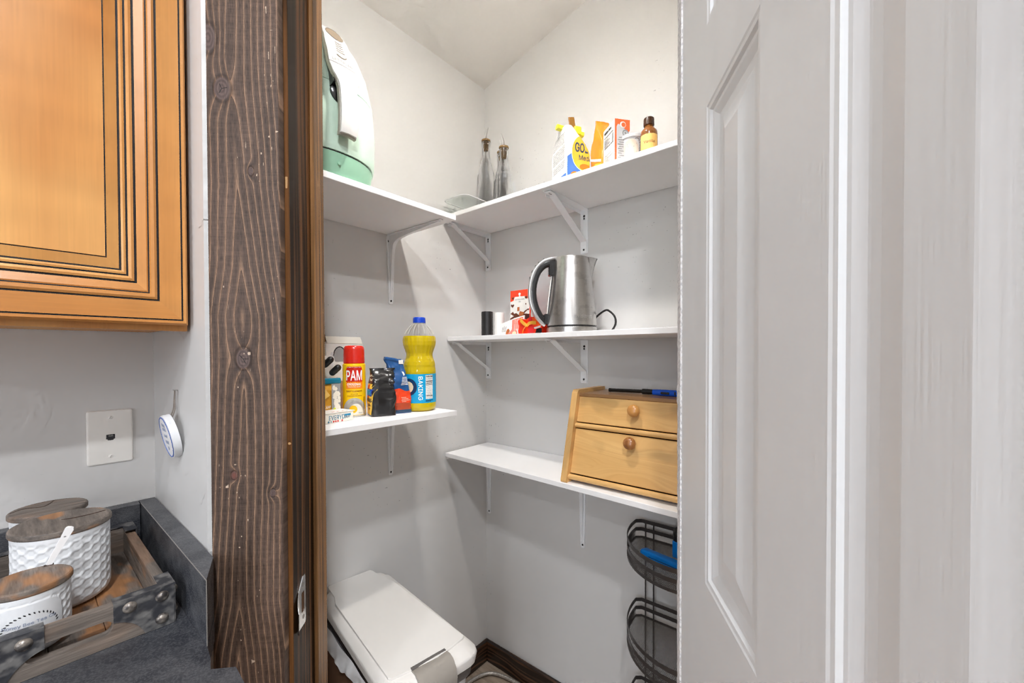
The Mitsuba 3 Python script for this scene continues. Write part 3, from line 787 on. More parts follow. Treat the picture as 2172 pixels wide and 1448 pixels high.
def inlay(pts, w, z):
    P = spline(pts, 6); W = np.interp(np.linspace(0, 1, len(P)), np.linspace(0, 1, len(w)), w)
    d = np.gradient(P, axis=0); d /= np.linalg.norm(d, axis=1, keepdims=True); n_ = np.stack([-d[:, 1], d[:, 0]], 1)
    poly = np.vstack([P + n_ * W[:, None], (P - n_ * W[:, None])[::-1]])
    return ext(Polygon(poly).buffer(0), .0004, z0=z)

t = thing('canister', 'large white honeycomb canister with orange-worn wooden lid, middle of the tray', 'canister')
add('body', canister(1.256, .207, .0575, .9235, 1.0475, .0088), 'ceramic', t, smooth=True)
l = add('lid', disc_lid(1.256, .207, .060, 1.0480, 1.058), 'lid_wood', t, label='worn orange and grey wooden lid')
add('crack', inlay([(1.257, .203), (1.241, .208), (1.219, .206), (1.204, .201)], [.0006, .0020, .0013, .0016], 1.0581), 'crack_dark', l, smooth=False)
t = thing('canister', 'white honeycomb canister with dark grey wooden lid, at the back of the tray', 'canister')
add('body', canister(1.267, .0985, .047, .9235, 1.0475, .0088), 'ceramic', t, smooth=True)
l = add('lid', disc_lid(1.267, .0985, .0500, 1.0480, 1.058), 'lid_wood_grey', t, label='dark grey wooden lid')
add('crack', inlay([(1.313, .094), (1.297, .080), (1.273, .088), (1.259, .058)], [.0004, .0010, .0012, .0005], 1.0581), 'crack_dark', l, smooth=False)
t = thing('canister', 'small white canister with a bee label and a spoon in its lid', 'canister')
fl = (math.pi * .5, .9700, .034, .031)
add('body', canister(1.295, .334, .0415, .9235, 1.010, .0066, fl), 'ceramic', t, smooth=True)
l = add('lid', disc_lid(1.295, .334, .0435, 1.0105, 1.020), 'lid_wood', t, label='light brown wooden lid')
slot2 = Polygon([(-.005, -.003), (.005, -.003), (.005, .003), (-.005, .003)])
add('slot', ext(slot2, .0004, T_ := frame((1.2745, .2985, 1.0201), (1, 0, 0), (0, 1, 0))), 'crack_dark', l, smooth=False)
LC, LR = (1.295, .334, 0), .0424
lt = wrap(cat([txt('Honey Bee Tea Co', .0042, None, .0003, center=True).apply_translation([0, .9725, 0])]), LC, LR, math.pi * .5)
add('lettering', lt, 'grey_ink', t, smooth=False, label='dark hand lettering')
ms = [wrap(ext(affinity.translate(affinity.rotate(affinity.scale(Point(0, 0).buffer(1, 6), .0016, .0007), a * 57 + 40), .027 * math.cos(a), .9640 + .027 * math.sin(a) * .85), .0003), LC, LR, math.pi * .5) for a in np.linspace(.1, 3.04, 19)]
ms += [wrap(ext(affinity.translate(affinity.scale(Point(0, 0).buffer(1, 6), .0022, .0012), x, z), .0003), LC, LR, math.pi * .5) for x, z in ((.010, .966), (-.015, .953), (.02, .950))]
add('sprig', cat(ms), 'ink_black', t, smooth=False, label='ring of small dark leaves and bees')
ms = [wrap(ext(affinity.translate(sbox(-w, -.0013, w, .0013).buffer(.0008), 0, z), .0003), LC, LR, math.pi * .5) for w, z in ((.004, .963), (.007, .9585), (.009, .954), (.010, .9495))]
add('beehive', cat(ms), 'flour_orange', t, smooth=False, label='orange striped beehive')

t = thing('spoon', 'white ceramic spoon handle sticking out of the small canister', 'spoon')
a, b = V(1.2745, .2985, 1.0207), V(1.2525, .3180, 1.0760)
ax = (b - a) / np.linalg.norm(b - a); L_ = np.linalg.norm(b - a)
sd = np.cross(ax, V(0, 1, .2)); sd /= np.linalg.norm(sd)
sh = Polygon([(0, -.0032), (L_ * .5, -.0038), (L_ - .004, -.0050), (L_ - .001, -.0036), (L_, 0), (L_ - .001, .0036), (L_ - .004, .0050), (L_ * .5, .0038), (0, .0032)]).difference(Point(L_ - .016, 0).buffer(.0016))
add('handle', ext(sh, .0035, frame(a, ax, sd), -.0017), 'spoon_white', t)

# ------------------------------------------------------------------ shelves and brackets in the pantry
def shelf(poly, z0, z1, label):
    k = key_for(None, 'shelf'); b = .0012
    P = Polygon(poly)
    m = loft([np.c_[np.array(P.buffer(-i, join_style=2).exterior.coords[:-1]), np.full(4, z)] for i, z in ((b, z0), (0, z0 + b), (0, z1 - b), (b, z1))])
    scene[k] = ply(m, 'shelf_white'); say(k, label, 'shelf'); return k
ZTL, ZTR, ZMR, ZBR, ZLL = 1.757, 1.863, 1.399, 0.950, 1.160
shelf([(.440, .002), (.988, .002), (.988, .292), (.440, .292)], ZTL - .016, ZTL, 'high white shelf on the left wall carrying the mint green air fryer')
shelf([(.002, .020), (.248, .020), (.258, 1.115), (.002, 1.115)], ZTR - .016, ZTR, 'topmost white shelf on the back wall carrying glass bottles and flour')
shelf([(.002, .006), (.223, .006), (.297, 1.115), (.002, 1.115)], ZMR - .016, ZMR, 'white shelf at eye level on the back wall carrying the steel kettle')
shelf([(.002, .014), (.243, .014), (.297, 1.115), (.002, 1.115)], ZBR - .016, ZBR, 'lowest white shelf on the back wall, under the wooden bread box')
shelf([(.440, .002), (.988, .002), (.988, .292), (.440, .292)], ZLL - .016, ZLL, 'white shelf on the left wall carrying the cooking spray and the oil bottle')

def hole(t, s, z, o, M, r=.0033, nm='screw_hole'):
    add(nm, tf(lathe([(0, .0005), (r, .0004), (r, 0), (0, 0)], n=14).apply_translation((s, z, o)), M), 'hole_black', t, smooth=False)

def strut_bracket(y, z, L, H, label):
    t = thing('shelf_bracket', label, 'bracket', 'strap brackets with a diagonal strut')
    M = frame((0.0006, y, z), (0, 1, 0), (0, 0, 1)); w = .0145
    va = ext(sbox(-w, -H, w, 0).buffer(-.004).buffer(.004), .002, M)
    add('wall_arm', va, 'steel_white', t, smooth=False)
    sa = cat([ext(sbox(-w, .0, w, L), .002, frame((.0022, y, z - .0022), (0, 1, 0), (1, 0, 0), (0, 0, 1))),
              ext(sbox(-.0022, 0, .0, L - .02), .010, frame((.0022, y - w, z - .0125), (0, 1, 0), (1, 0, 0), (0, 0, 1)))])
    add('shelf_arm', sa, 'steel_white', t, smooth=False)
    a, b, c_ = V(L - .004, 0, -.0055), V(L - .030, 0, -.0065), V(.0068, 0, -H + .042)
    d_ = V(.0045, 0, -H + .028); e_ = V(.0042, 0, -H + .003)
    path = np.array([a, b, b + (c_ - b) * .03, c_ + (b - c_) * .03, c_, d_, e_]) + V(0, y, z)
    add('strut', sweep(path, rect(.0225, .0022), up=(0, 1, 0)) if False else sweep(path, rect(.0024, .0235), up=(0, 1, 0)), 'steel_white', t, smooth=False)
    for zz, r in ((-.024, .0042), (-.033, .0034)):
        hole(t, 0, zz, .0022, M, r, 'keyhole')
    hole(t, 0, -H + .014, .0055, M, .0036)
    for xx in (L - .020, L - .014, L - .026):
        add('screw_hole', tf(lathe([(0, .0004), (.0020, .0004), (.0020, 0), (0, 0)], n=10), frame((xx, y + (xx - L + .02) * .3, z - .0072), (0, 1, 0), (-1, 0, 0), (0, 0, -1)) @ np.diag([1, -1, 1, 1.]) if False else frame((xx, y, z - .0072), (1, 0, 0), (0, -1, 0))), 'hole_black', t, smooth=False)

def pressed_bracket(o, sdir, out, L, H, label):
    o, sdir, out = np.asarray(o, float), np.asarray(sdir, float), np.asarray(out, float)
    t = thing('shelf_bracket', label, 'bracket', 'tapered pressed steel brackets')
    M = frame(o + out * .0006, sdir, (0, 0, 1), out)
    back = Polygon([(-.0155, -.008), (-.010, 0), (.010, 0), (.0155, -.008), (.0078, -H + .004), (.005, -H), (-.005, -H), (-.0078, -H + .004)])
    add('wall_arm', ext(back, .0022, M), 'steel_white', t, smooth=False)
    M2 = frame(o + V(0, 0, -.0006), sdir, out, (0, 0, -1))
    if np.linalg.det(M2[:3, :3]) < 0: pass
    top = Polygon([(-.0155, .006), (.0155, .006), (.0078, L - .004), (.005, L), (-.005, L), (-.0078, L - .004)])
    add('shelf_arm', ext(top, .0022, M2), 'steel_white', t, smooth=False)
    # ridge along both arms with a curved inner corner
    inner = spline([(L - .012, -.0045), (L * .62, -.0105), (.075, -.0175), (.034, -.028), (.0215, -.052), (.0155, -.095), (.0100, -H * .66), (.0045, -H + .020)], 8)
    prof = Polygon(np.vstack([[(.002, -H + .020), (.002, -.002), (L - .012, -.002)], inner]))
    Mr = frame(o, out, (0, 0, 1), np.cross(out, (0, 0, 1)))
    def tap(v):
        d = np.maximum(np.abs(v[:, 1]) / H, v[:, 0] / L); return np.clip(1 - .55 * d, .35, 1)
    m = ext(prof, .013, None, -.0065)
    m = m.subdivide_to_size(.03); m.vertices[:, 2] *= tap(m.vertices)
    add('ridge', tf(m, Mr), 'steel_white', t, smooth=35)
    # rolled flanges beside the ridge
    for sg in (-1, 1):
        pth = np.array([o + sdir * sg * .0138 + out * .004 + V(0, 0, -.016), o + sdir * sg * .0066 + out * .003 + V(0, 0, -H + .008)])
        add('flange', sweep(pth, rect(.0025, .0035), up=out), 'steel_white', t, smooth=False)
    for zz in (-.022, -H + .011):
        off = .0105 if zz > -.05 else 0
        hole(t, -off if zz > -.05 else 0, zz, .0026, M, .0034)
    add('screw_hole', tf(lathe([(0, .0005), (.0034, .0004), (.0034, 0), (0, 0)], n=14), frame(o + out * (L - .020) + V(0, 0, -.0128 if False else -.0030), sdir, -out if False else out, (0, 0, -1))), 'hole_black', t, smooth=False)

strut_bracket(.0195, ZTR - .0162, .236, .158, 'white strap bracket with diagonal strut in the corner under the topmost shelf')
strut_bracket(.487, ZTR - .0162, .236, .158, 'white strap bracket with diagonal strut above the kettle')
strut_bracket(.0195, ZMR - .0162, .215, .156, 'white strap bracket with diagonal strut in the corner under the kettle shelf')
strut_bracket(.487, ZMR - .0162, .236, .156, 'white strap bracket with diagonal strut above the bread box')
pressed_bracket((.476, 0, ZTL - .0162), (-1, 0, 0), (0, 1, 0), .270, .236, 'white tapered bracket above the cooking oil bottle, under the air fryer shelf')
pressed_bracket((.481, 0, ZLL - .0162), (-1, 0, 0), (0, 1, 0), .270, .228, 'white tapered bracket below the shelf with the cooking oil')
pressed_bracket((0, .020, ZBR - .0162), (0, 1, 0), (1, 0, 0), .225, .292, 'white tapered bracket in the corner under the lowest shelf')
pressed_bracket((0, .480, ZBR - .0162), (0, 1, 0), (1, 0, 0), .250, .303, 'white tapered bracket under the bread box, left of the wire rack')

# ------------------------------------------------------------------ on the high left shelf: air fryer
t = thing('air_fryer', 'mint green air fryer with silver front panel and pull handle', 'air fryer')
AC = V(0.806, 0.155, ZTL); ROT = math.radians(0)
AH = 0.392
def af_r(h):
    """half width, front depth and back depth, centre offset at height share h"""
    k = [0, .06, .16, .35, .55, .72, .84, .92, .97, 1.0]
    a = np.interp(h, k, [.128, .134, .1405, .1425, .138, .124, .103, .080, .052, .004])
    f = np.interp(h, k, [.128, .136, .146, .1490, .142, .128, .110, .088, .060, .003])
    b = np.interp(h, k, [.130, .136, .1400, .1430, .140, .130, .112, .088, .058, .004])
    return a, f, b
def af_pt(th, h, off=0.0):
    a, f, b = af_r(h); a += off; f += off; b += off
    s, c = math.sin(th), math.cos(th)                            # th = 0 is the front, +y
    e = 0.90
    x = -a * np.sign(s) * abs(s) ** e; y = (f if c > 0 else b) * np.sign(c) * abs(c) ** e
    return AC + V(x, y, h * AH)
def af_band(h0, h1, n, off=0.0, cap=True):
    th = np.linspace(-np.pi, np.pi, 97)[:-1]
    return loft([[af_pt(a, h, off) for a in th] for h in np.linspace(h0, h1, n)], cap)
add('base', af_band(0.012, 0.128, 8, -.002), 'mint_dark', t, smooth=40, label='darker green base')
add('foot', cbox(AC + V(-.07, -.08, 0), AC + V(.07, .08, .006)), 'black_matte', t)
add('seam', af_band(0.124, 0.140, 3, -.004), 'black_matte', t, smooth=40, label='dark seam')
add('drawer', af_band(0.136, 0.534, 26), 'mint', t, smooth=40)
add('seam', af_band(0.530, 0.540, 3, -.0025), 'ink_grey', t, smooth=40)
add('hood', af_band(0.538, 0.999, 34), 'mint', t, smooth=40)
bolt = tf(lathe([(0, .001), (.004, .001), (.004, 0), (0, 0)], n=16), frame(af_pt(-.02, .07, .0), (-1, 0, 0), (0, 0, 1)))
add('plug', bolt, 'mint_dark', t)
# silver ribbon: it follows the hood's front from the top, swells out below and runs on as the handle
def front_y(h): return af_r(h)[1]
def rib(h):
    """(stand-off from the body's front line, half width) at height share h"""
    return np.interp(h, [.20, .24, .30, .46, .54, .58, .64, .74, .86, .95], [.026, .030, .031, .031, .028, .022, .014, .009, .007, .006]), np.interp(h, [.20, .48, .515, .55, .64, .80, .95], [.0195, .0205, .024, .0315, .0325, .0305, .024])
def rib_pt(u, h, off=0.0):
    s_, w_ = rib(h); bow = .0040 * (1 - u * u)
    y_ = front_y(h) + s_ + bow + off
    sl_ = (front_y(h + .004) - front_y(h - .004)) / (.008 * AH)
    return AC + V(-u * w_, y_, h * AH) + V(0, 0, 0)
us = np.linspace(-1, 1, 13)
def shell(us, hs, o0, o1, ws=1.0):
    g1 = grid(lambda u, h: rib_pt(u * ws, h, o1), us, hs); g0 = grid(lambda u, h: rib_pt(u * ws, h, o0), us, hs, flip=True)
    n, k = len(hs), len(us); b = [i for i in range(k)] + [i * k + k - 1 for i in range(1, n)] + [(n - 1) * k + i for i in range(k - 2, -1, -1)] + [i * k for i in range(n - 2, 0, -1)]
    v = np.vstack([g1.vertices, g0.vertices]); N = len(g1.vertices)
    f = list(g1.faces) + list(g0.faces + N)
    for i in range(len(b)):
        p, q = b[i], b[(i + 1) % len(b)]; f += [[p, p + N, q + N], [p, q + N, q]]
    m = tm(v, f); m.fix_normals(); return m
pn = add('front_panel', shell(us, np.linspace(.638, .95, 26), -.004, 0), 'silver_plastic', t, smooth=35, label='silver white front panel')
add('panel_edge', shell(us, np.linspace(.515, .955, 36), -.012, -.0035, 1.05), 'silver_edge', t, smooth=35)
gr = add('grip_root', shell(us, np.linspace(.508, .633, 14), -.004, 0), 'silver_plastic', t, smooth=35, label='silver shoulder of the handle')
hd = add('handle', shell(us, np.linspace(.212, .512, 16), -.005, .001), 'silver_plastic', t, smooth=35, label='silver pull handle')
add('handle_liner', shell(us, np.linspace(.204, .515, 16), -.013, -.0045, 1.07), 'silver_edge', hd, smooth=35)
ms = []
for sg in (-1, 1):
    q = [(front_y(h) - .012, h * AH) for h in np.linspace(.49, .64, 8)] + [(front_y(h) + rib(h)[0] - .010, h * AH) for h in np.linspace(.635, .505, 10)]
    ms.append(ext(Polygon(q).buffer(0), .004, frame(AC + V(-.0265 * sg - .002, 0, 0), (0, 1, 0), (0, 0, 1))))
ms.append(ext(Polygon([(front_y(h) - .012, h * AH) for h in np.linspace(.50, .64, 8)] + [(front_y(h) + rib(h)[0] - .016, h * AH) for h in np.linspace(.63, .51, 8)]).buffer(0), .050, frame(AC + V(-.025, 0, 0), (0, 1, 0), (0, 0, 1))))
add('recess', cat(ms), 'black_gloss', t, smooth=False, label='black recess behind the handle')
add('button', tf(lathe([(0, .008), (.018, .007), (.026, .002), (.027, -.008), (0, -.008)], n=40), frame(AC + V(.002, front_y(.475) + .002, .475 * AH), (-1, 0, 0), (0, 0, 1))), 'black_gloss', t, label='black release button')
on_panel = lambda x, h, off=.0004: rib_pt(-x / rib(h)[1] if False else x / rib(h)[1], h, off)
disp = [on_panel(.0195 * math.cos(a), .872 + .045 * math.sin(a), .0008) for a in np.linspace(0, 2 * np.pi, 33)[:-1]]
cen = on_panel(0, .872, .0016)
add('display', tm(np.vstack([disp, cen]), [[(i + 1) % 32, i, 32] for i in range(32)]), 'smoke_display', pn, smooth=False, label='brown oval display')
ring = np.array([on_panel(.0205 * math.cos(a), .872 + .0475 * math.sin(a), .0006) for a in np.linspace(0, 2 * np.pi, 33)[:-1]])
add('display_ring', tube(ring, .0008, 6, closed=True), 'silver_edge', pn)
for k, (hh, ww) in enumerate(((.712, .0125), (.738, .0105), (.756, .0100), (.774, .0095), (.790, .0090), (.806, .0085))):
    arc = np.array([on_panel(ww * math.cos(a), hh - .016 * math.sin(a) * (1.3 if k == 0 else .55), .0004) for a in np.linspace(.2, 2.7, 11)])
    add('button_arc', tube(arc, .0009 if k else .0014, 5), 'silver_edge', pn)
def bend_panel(m, h0):
    m = m.copy(); m.vertices = np.array([on_panel(p[0], h0 + p[1] / AH, .0002 + p[2]) for p in m.vertices]); return m
add('lettering', bend_panel(txt('LETTPLAN', .0072, None, .0003, center=True, sx=1.0), .652), 'ink_grey', pn, smooth=False, label='small grey lettering')

# ------------------------------------------------------------------ on the topmost shelf
Z = ZTR
t = thing('food_container', 'low clear plastic food container in the corner beside the glass bottles', 'container')
def rr_ring(cx, cy, w, d, r, z): 
    return np.c_[np.array(rpoly(w, d, r, 5).exterior.coords[:-1]) + [cx, cy], np.full(len(rpoly(w, d, r, 5).exterior.coords) - 1, z)]
add('tub', loft([rr_ring(.187, .077, .115, .105, .02, Z + .001), rr_ring(.187, .077, .125, .115, .02, Z + .050)], cap=False), 'frost_plastic', t, smooth=40)
add('base', loft([rr_ring(.187, .077, .114, .104, .02, Z + .0008), rr_ring(.187, .077, .114, .104, .02, Z + .0022)]), 'tub_white', t)
add('lid', loft([rr_ring(.187, .077, .130, .120, .022, Z + .050), rr_ring(.187, .077, .132, .122, .022, Z + .053), rr_ring(.187, .077, .132, .122, .022, Z + .057), rr_ring(.187, .077, .122, .112, .02, Z + .058)], cap=True), 'frost_plastic', t, smooth=40)
add('lid_rim', sweep(rr_ring(.187, .077, .132, .122, .022, Z + .054), circ(.0018, 6), closed=True), 'tub_white', t)

def oil_bottle(x, y, r, h, label, lean):
    t = thing('pour_bottle', label, 'bottle', 'glass oil bottles with pour spouts')
    rn = .0155
    o = [(0, .0), (r - .004, 0), (r, .004), (r, h * .56), (r * .97, h * .60), (r * .72, h * .70), (rn + .002, h * .78), (rn, h * .82), (rn, h - .014), (rn + .0025, h - .012), (rn + .0025, h - .004), (rn, h - .003), (rn - .0012, h)]
    i = [(rn - .004, h - .001), (rn - .0035, h * .82), (r * .66, h * .70), (r * .93, h * .585), (r - .0035, h * .55), (r - .0035, .012), (r - .008, .008), (0, .010)]
    add('glass', lathe(o + i, (x, y, Z + .0005), 48), 'clear_glass', t, smooth=40)
    st = add('stopper', lathe([(0, h - .034), (.0085, h - .034), (.0112, h - .012), (.0112, h + .0012), (.0178, h + .0015), (.0182, h + .005), (.0178, h + .0075), (0, h + .009)], (x, y, Z), 32), 'cork_brown', t, label='brown stopper')
    q = V(x, y, Z + h)
    add('spout', tube(spline([q + V(0, 0, .007), q + V(0, 0, .022), q + V(lean[0] * .004, lean[1] * .004, .036), q + V(lean[0] * .010, lean[1] * .010, .056)], 8), .0034, 10, scale=np.linspace(1.15, .75, 25)), 'polished_steel', st)
    add('tube', tube(np.array([q + V(0, 0, -.034), q + V(.001, 0, -.080)]), .0018, 8), 'can_silver', st)
oil_bottle(.085, .086, .0340, .320, 'tall glass pour bottle in the corner, leftmost of the three', (-.3, 1))
oil_bottle(.072, .158, .0300, .256, 'glass pour bottle, the one standing behind between the other two', (0.2, -.6))
oil_bottle(.148, .235, .0295, .222, 'glass pour bottle beside the glass cup, rightmost of the three', (.2, -1))
t = thing('glass_cup', 'small clear glass cup beside the pour bottles', 'cup')
cx, cy = .168, .308
add('bowl', lathe([(0, .0), (.020, 0), (.024, .006), (.033, .030), (.0385, .060)], (cx, cy, Z + .0005), 48), 'thin_clear', t, smooth=40)
add('handle', tube(spline([(cx - .01, cy + .034, Z + .050), (cx - .012, cy + .052, Z + .044), (cx - .012, cy + .050, Z + .026), (cx - .008, cy + .028, Z + .020)], 8), .0032, 8), 'thin_clear', t)

# flour bag
def bag_frame(A, B):
    """Corner A, B to the left of it seen from the camera: unit vectors along the two faces."""
    A, B = np.asarray(A, float), np.asarray(B, float); l = (B - A) / np.linalg.norm(B - A)
    return A, l, V(-l[1], l[0], 0) if False else l
t = thing('flour_bag', 'white and blue paper flour bag clipped shut with a yellow clip', 'bag')
FA = V(.236, .558, Z + .001); FL = V(-.512, -.859, 0); FR = V(-.859, .512, 0)      # left face runs along FL, front face along FR
FWL, FWR, FH = .103, .083, .162
def sac(A, L, R, wl, wr, H, topw, lean, nz=22, amp=.0035, seed=1, sharp=7.0, ridge=.9, crease=0.0):
    """A soft paper or foil bag: a superelliptic block that narrows to a flat seam at its top, running along R."""
    k = 96; tt = np.arange(k) / k * 2 * np.pi
    rings = []
    c0 = A + L * wl / 2 + R * wr / 2
    for i, h in enumerate(np.linspace(0, 1, nz)):
        q = np.clip((h - ridge * .72) / (1 - ridge * .72), 0, 1); q = q * q * (3 - 2 * q)
        a = wl / 2 * (1 - q) + topw / 2 * q; b = wr / 2 * (1 + .04 * q)
        ins = .985 if 0 < i else .96
        e = 2 / (sharp * (1 - q) + 3 * q)
        s, c = np.sin(tt), np.cos(tt)
        P = np.sign(c)[:, None] * (np.abs(c) ** e)[:, None] * L * a * ins + np.sign(s)[:, None] * (np.abs(s) ** e)[:, None] * R * b * ins
        P = P + c0 + V(0, 0, h * H) + lean * h * h
        nn = meshkit.noise(P * 55 + seed, seed) - .5
        n2 = meshkit.noise(P * 22 + seed, seed + 3) - .5
        rad = (P - c0 - V(0, 0, h * H) - lean * h * h); rad /= np.maximum(np.linalg.norm(rad, axis=1, keepdims=True), 1e-6)
        rd = np.abs(meshkit.noise(P * 34 + seed + 7, seed + 5) - .5) * 2; rd2 = np.abs(meshkit.noise(P * 75 + seed, seed + 9) - .5) * 2
        rings.append(P + rad * ((nn * .6 + n2) * amp * min(1, h * 4) - ((1 - rd) ** 3 + .4 * (1 - rd2) ** 3) * crease * min(1, h * 3) * (np.clip(.3 + (P - c0) @ R / wr * 2, 0, 1) if crease > .006 else 1))[:, None])
    return loft(rings)
def corner_bag(A, L, R, wl, wr, H, nz=26, seed=4):
    # a paper bag whose near corner edge stands upright and whose far sides fold in towards the top
    out = []
    for h in np.linspace(0, 1, nz):
        q = max(0, (h - .50) / .50); a, b = wl * (1 - .42 * q ** 2.2), wr * (1 - .70 * q ** 1.3); r = .0045 + .006 * q
        pl = Polygon([(0, 0), (a, 0), (a, b), (0, b)]).buffer(-r, join_style=2).buffer(r, quad_segs=5)
        Ln = LineString(pl.exterior.coords); s0 = Ln.project(Point(a / 2, 0))
        p = np.array([Ln.interpolate((s0 + k * Ln.length) % Ln.length).coords[0] for k in np.arange(110) / 110])
        P3 = A + p[:, :1] * L + p[:, 1:] * R + V(0, 0, h * H)
        nn = (meshkit.fbm(P3 * 38 + seed, 3, seed) - .5) * .0045 * min(1, 5 * h) * min(1, 6 * (1 - h) + .3)
        rad = P3 - (A + L * a / 2 + R * b / 2 + V(0, 0, h * H)); rad /= np.maximum(np.linalg.norm(rad, axis=1, keepdims=True), 1e-6)
        out.append(P3 + rad * nn[:, None])
    return loft(out)
FS = corner_bag(FA, FL, FR, FWL, FWR, FH)
add('sack', FS, 'flour_white', t, smooth=40)
def face_art(A, D, Nrm, items, parent, off=.0022, on=None):
    """Flat print on a face: items = (shape in the face's own metres, material, level, name, label)."""
    for poly, m_, lev, nm, lb in items:
        M_ = frame(A + Nrm * (off + lev * .0004), D, (0, 0, 1), Nrm)
        if on is not None: mesh = drape(poly, frame(A, D, (0, 0, 1), Nrm), on, .0005 + lev * .0004)
        else: mesh = tf(poly, M_) if isinstance(poly, trimesh.Trimesh) else ext(poly, .0003, M_)
        add(nm, mesh, m_, parent, smooth=False, label=lb)
fn = np.cross(FR, (0, 0, 1)); ln = -np.cross(FL, (0, 0, 1))
blue = Polygon([(.004, .002), (.081, .002), (.081, .03), (.05, .085), (.028, .084), (.004, .066)])
oval = affinity.translate(affinity.scale(Point(0, 0).buffer(1, 24), .036, .052), .056, .082).intersection(sbox(.004, 0, .081, .2))
face_art(FA, FR, fn, [
    (blue, 'flour_blue', 0, 'print', 'blue print'), (oval.buffer(.002), 'card_white', 1, 'print', None), (oval, 'flour_gold', 2, 'print', 'golden oval'),
    (affinity.translate(affinity.scale(Point(0, 0).buffer(1, 16), .019, .010), .064, .040), 'flour_orange', 3, 'print', 'orange oval'),
    (affinity.translate(affinity.scale(Point(0, 0).buffer(1, 16), .016, .013), .030, .010).intersection(sbox(0, .004, .1, .2)), 'flour_orange', 3, 'print', None),
    (txt('GOLD', .026, None, .0003, True, sx=.62).apply_translation([.028, .084, 0]), 'flour_ink', 4, 'lettering', 'dark blue lettering'),
    (txt('Medal', .015, None, .0003, False, sx=.80).apply_translation([.042, .060, 0]), 'flour_ink', 4, 'lettering', None)], t, on=FS)
lines = []
for i in range(19):
    z = .140 - i * .0056
    if i in (6, 14): continue
    x = .014
    while x < .092:
        w = .006 + .016 * rng.random(); lines.append(sbox(x, z, min(x + w, .096), z + .0017)); x += w + .0022
face_art(FA + FL * FWL, -FL, ln, [(union_all(lines), 'ink_grey', 0, 'lettering', 'rows of small print'), (sbox(.004, .001, .108, .016), 'flour_blue', 0, 'print', 'blue band')], t, on=FS)
ct = FA + FL * .032 + FR * .014 + V(0, 0, .162)
cl = add('clip', cat([sweep(np.array([ct - FR * .030 + V(0, 0, .004), ct + FR * .062 + V(0, 0, -.006)]), rpoly(.016, .014, .003, 3).exterior.coords[:-1]), tf(cbox((-.012, -.010, -.012), (.012, .012, .016), .003), frame(ct + FR * .040, FR, FL))]), 'clip_yellow', t, smooth=30, label='yellow bag clip')
add('clip_handle', sweep(np.array([ct + FR * .026 + V(0, 0, .008), ct + FR * .020 + V(0, 0, .042)]), rpoly(.020, .006, .0025, 3).exterior.coords[:-1], up=FL), 'clip_wood', cl, label='wooden clip handle')

# orange snack bag behind it
t = thing('snack_bag', 'crinkled orange foil snack bag between the flour and the carton', 'bag')
SA = V(.178, .646, Z + .001); SL = V(-.55, -.835, 0); SR = V(-.835, .55, 0)
SS = sac(SA, SL, SR, .072, .044, .182, .006, V(0, 0, 0), seed=9, amp=.008, ridge=.75)
add('foil', SS, 'snack_orange', t, smooth=40)
sn = -np.cross(SL, (0, 0, 1))
face_art(SA + SL * .080, -SL, sn, [(Polygon([(.004, .075), (.076, .045), (.076, .053), (.004, .083)]), 'card_white', 0, 'print', 'white band'), (Polygon([(.01, .02), (.07, .012), (.076, .040), (.04, .052), (.02, .045)]), 'snack_lime', 0, 'print', 'lime green print'), (sbox(.006, .001, .074, .011), 'card_white', 0, 'print', None)], t, on=SS)

def carton(name, label, cat_, A, L, R, wl, wr, H, m_, parent_art=None, tilt=0):
    t = thing(name, label, cat_)
    M_ = frame(A, -L, (0, 0, 1), -np.cross(L, (0, 0, 1)))
    add('box', tf(cbox((-wl, 0, -wr), (0, H, 0), .0008), frame(A, -L, (0, 0, 1))), m_, t, smooth=False)
    return t
BL = V(-.608, -.794, 0); BR = V(-.794, .608, 0); BA = V(.236, .716, Z + .0008)
t = carton('mix_carton', 'white and orange baking mix carton with nutrition table', 'box', BA, BL, BR, .072, .046, .121, 'card_white')
bn = -np.cross(BL, (0, 0, 1)); brn = np.cross(BR, (0, 0, 1))
k_ = .121 / .178; sc2 = lambda g: g.apply_scale([.97, k_, 1]) if isinstance(g, trimesh.Trimesh) else affinity.scale(g, .97, k_, origin=(0, 0))
L_ = txt('Nutrition Facts', .0070, None, .0003, True, sx=.66).apply_translation([.008, .104, 0])
bars = [sbox(.008, .137, .066, .1395), sbox(.008, .092, .066, .0945), sbox(.008, .060, .05, .0610)]
sm = []
for i in range(9):
    z = .128 - i * .0037
    sm += [sbox(.008, z, .008 + .02 + .02 * rng.random(), z + .0016), sbox(.058, z, .066, z + .0016)]
for i in range(9):
    z = .052 - i * .0052; sm.append(sbox(.008, z, .03 + .036 * rng.random(), z + .0013))
face_art(BA + BL * .072, -BL, bn, [(L_, 'ink_black', 0, 'lettering', 'nutrition table')] + [(sc2(b_), 'ink_black', 0, 'table_line', None) for b_ in bars] + [(sc2(union_all(sm)), 'ink_grey', 0, 'small_print', None)], t, off=.0003)
ob = Polygon([(0, .121), (.0455, .121), (.0455, .092), (.042, .088), (.010, .108), (.005, .100), (.005, 0), (0, 0)])
rl = [sbox(.009 + .004 * (i % 2), .014 + i * .0062, .020 + .016 * rng.random(), .0155 + i * .0062) for i in range(10)]
face_art(BA, BR, brn, [(sbox(0, 0, .0455, .121), 'box_grey', 0, 'print', 'grey side'), (ob, 'box_orange', 1, 'print', 'orange print'), (Point(.032, .084).buffer(.0095).difference(Point(.032, .084).buffer(.0065)).union(Point(.032, .084).buffer(.003)), 'ink_grey', 2, 'emblem', 'round grey emblem'), (Point(.024, .106).buffer(.009).difference(Point(.026, .106).buffer(.0062)), 'card_white', 2, 'emblem', 'white curl'), (union_all(rl), 'ink_grey', 2, 'small_print', None)], t, off=.0003)

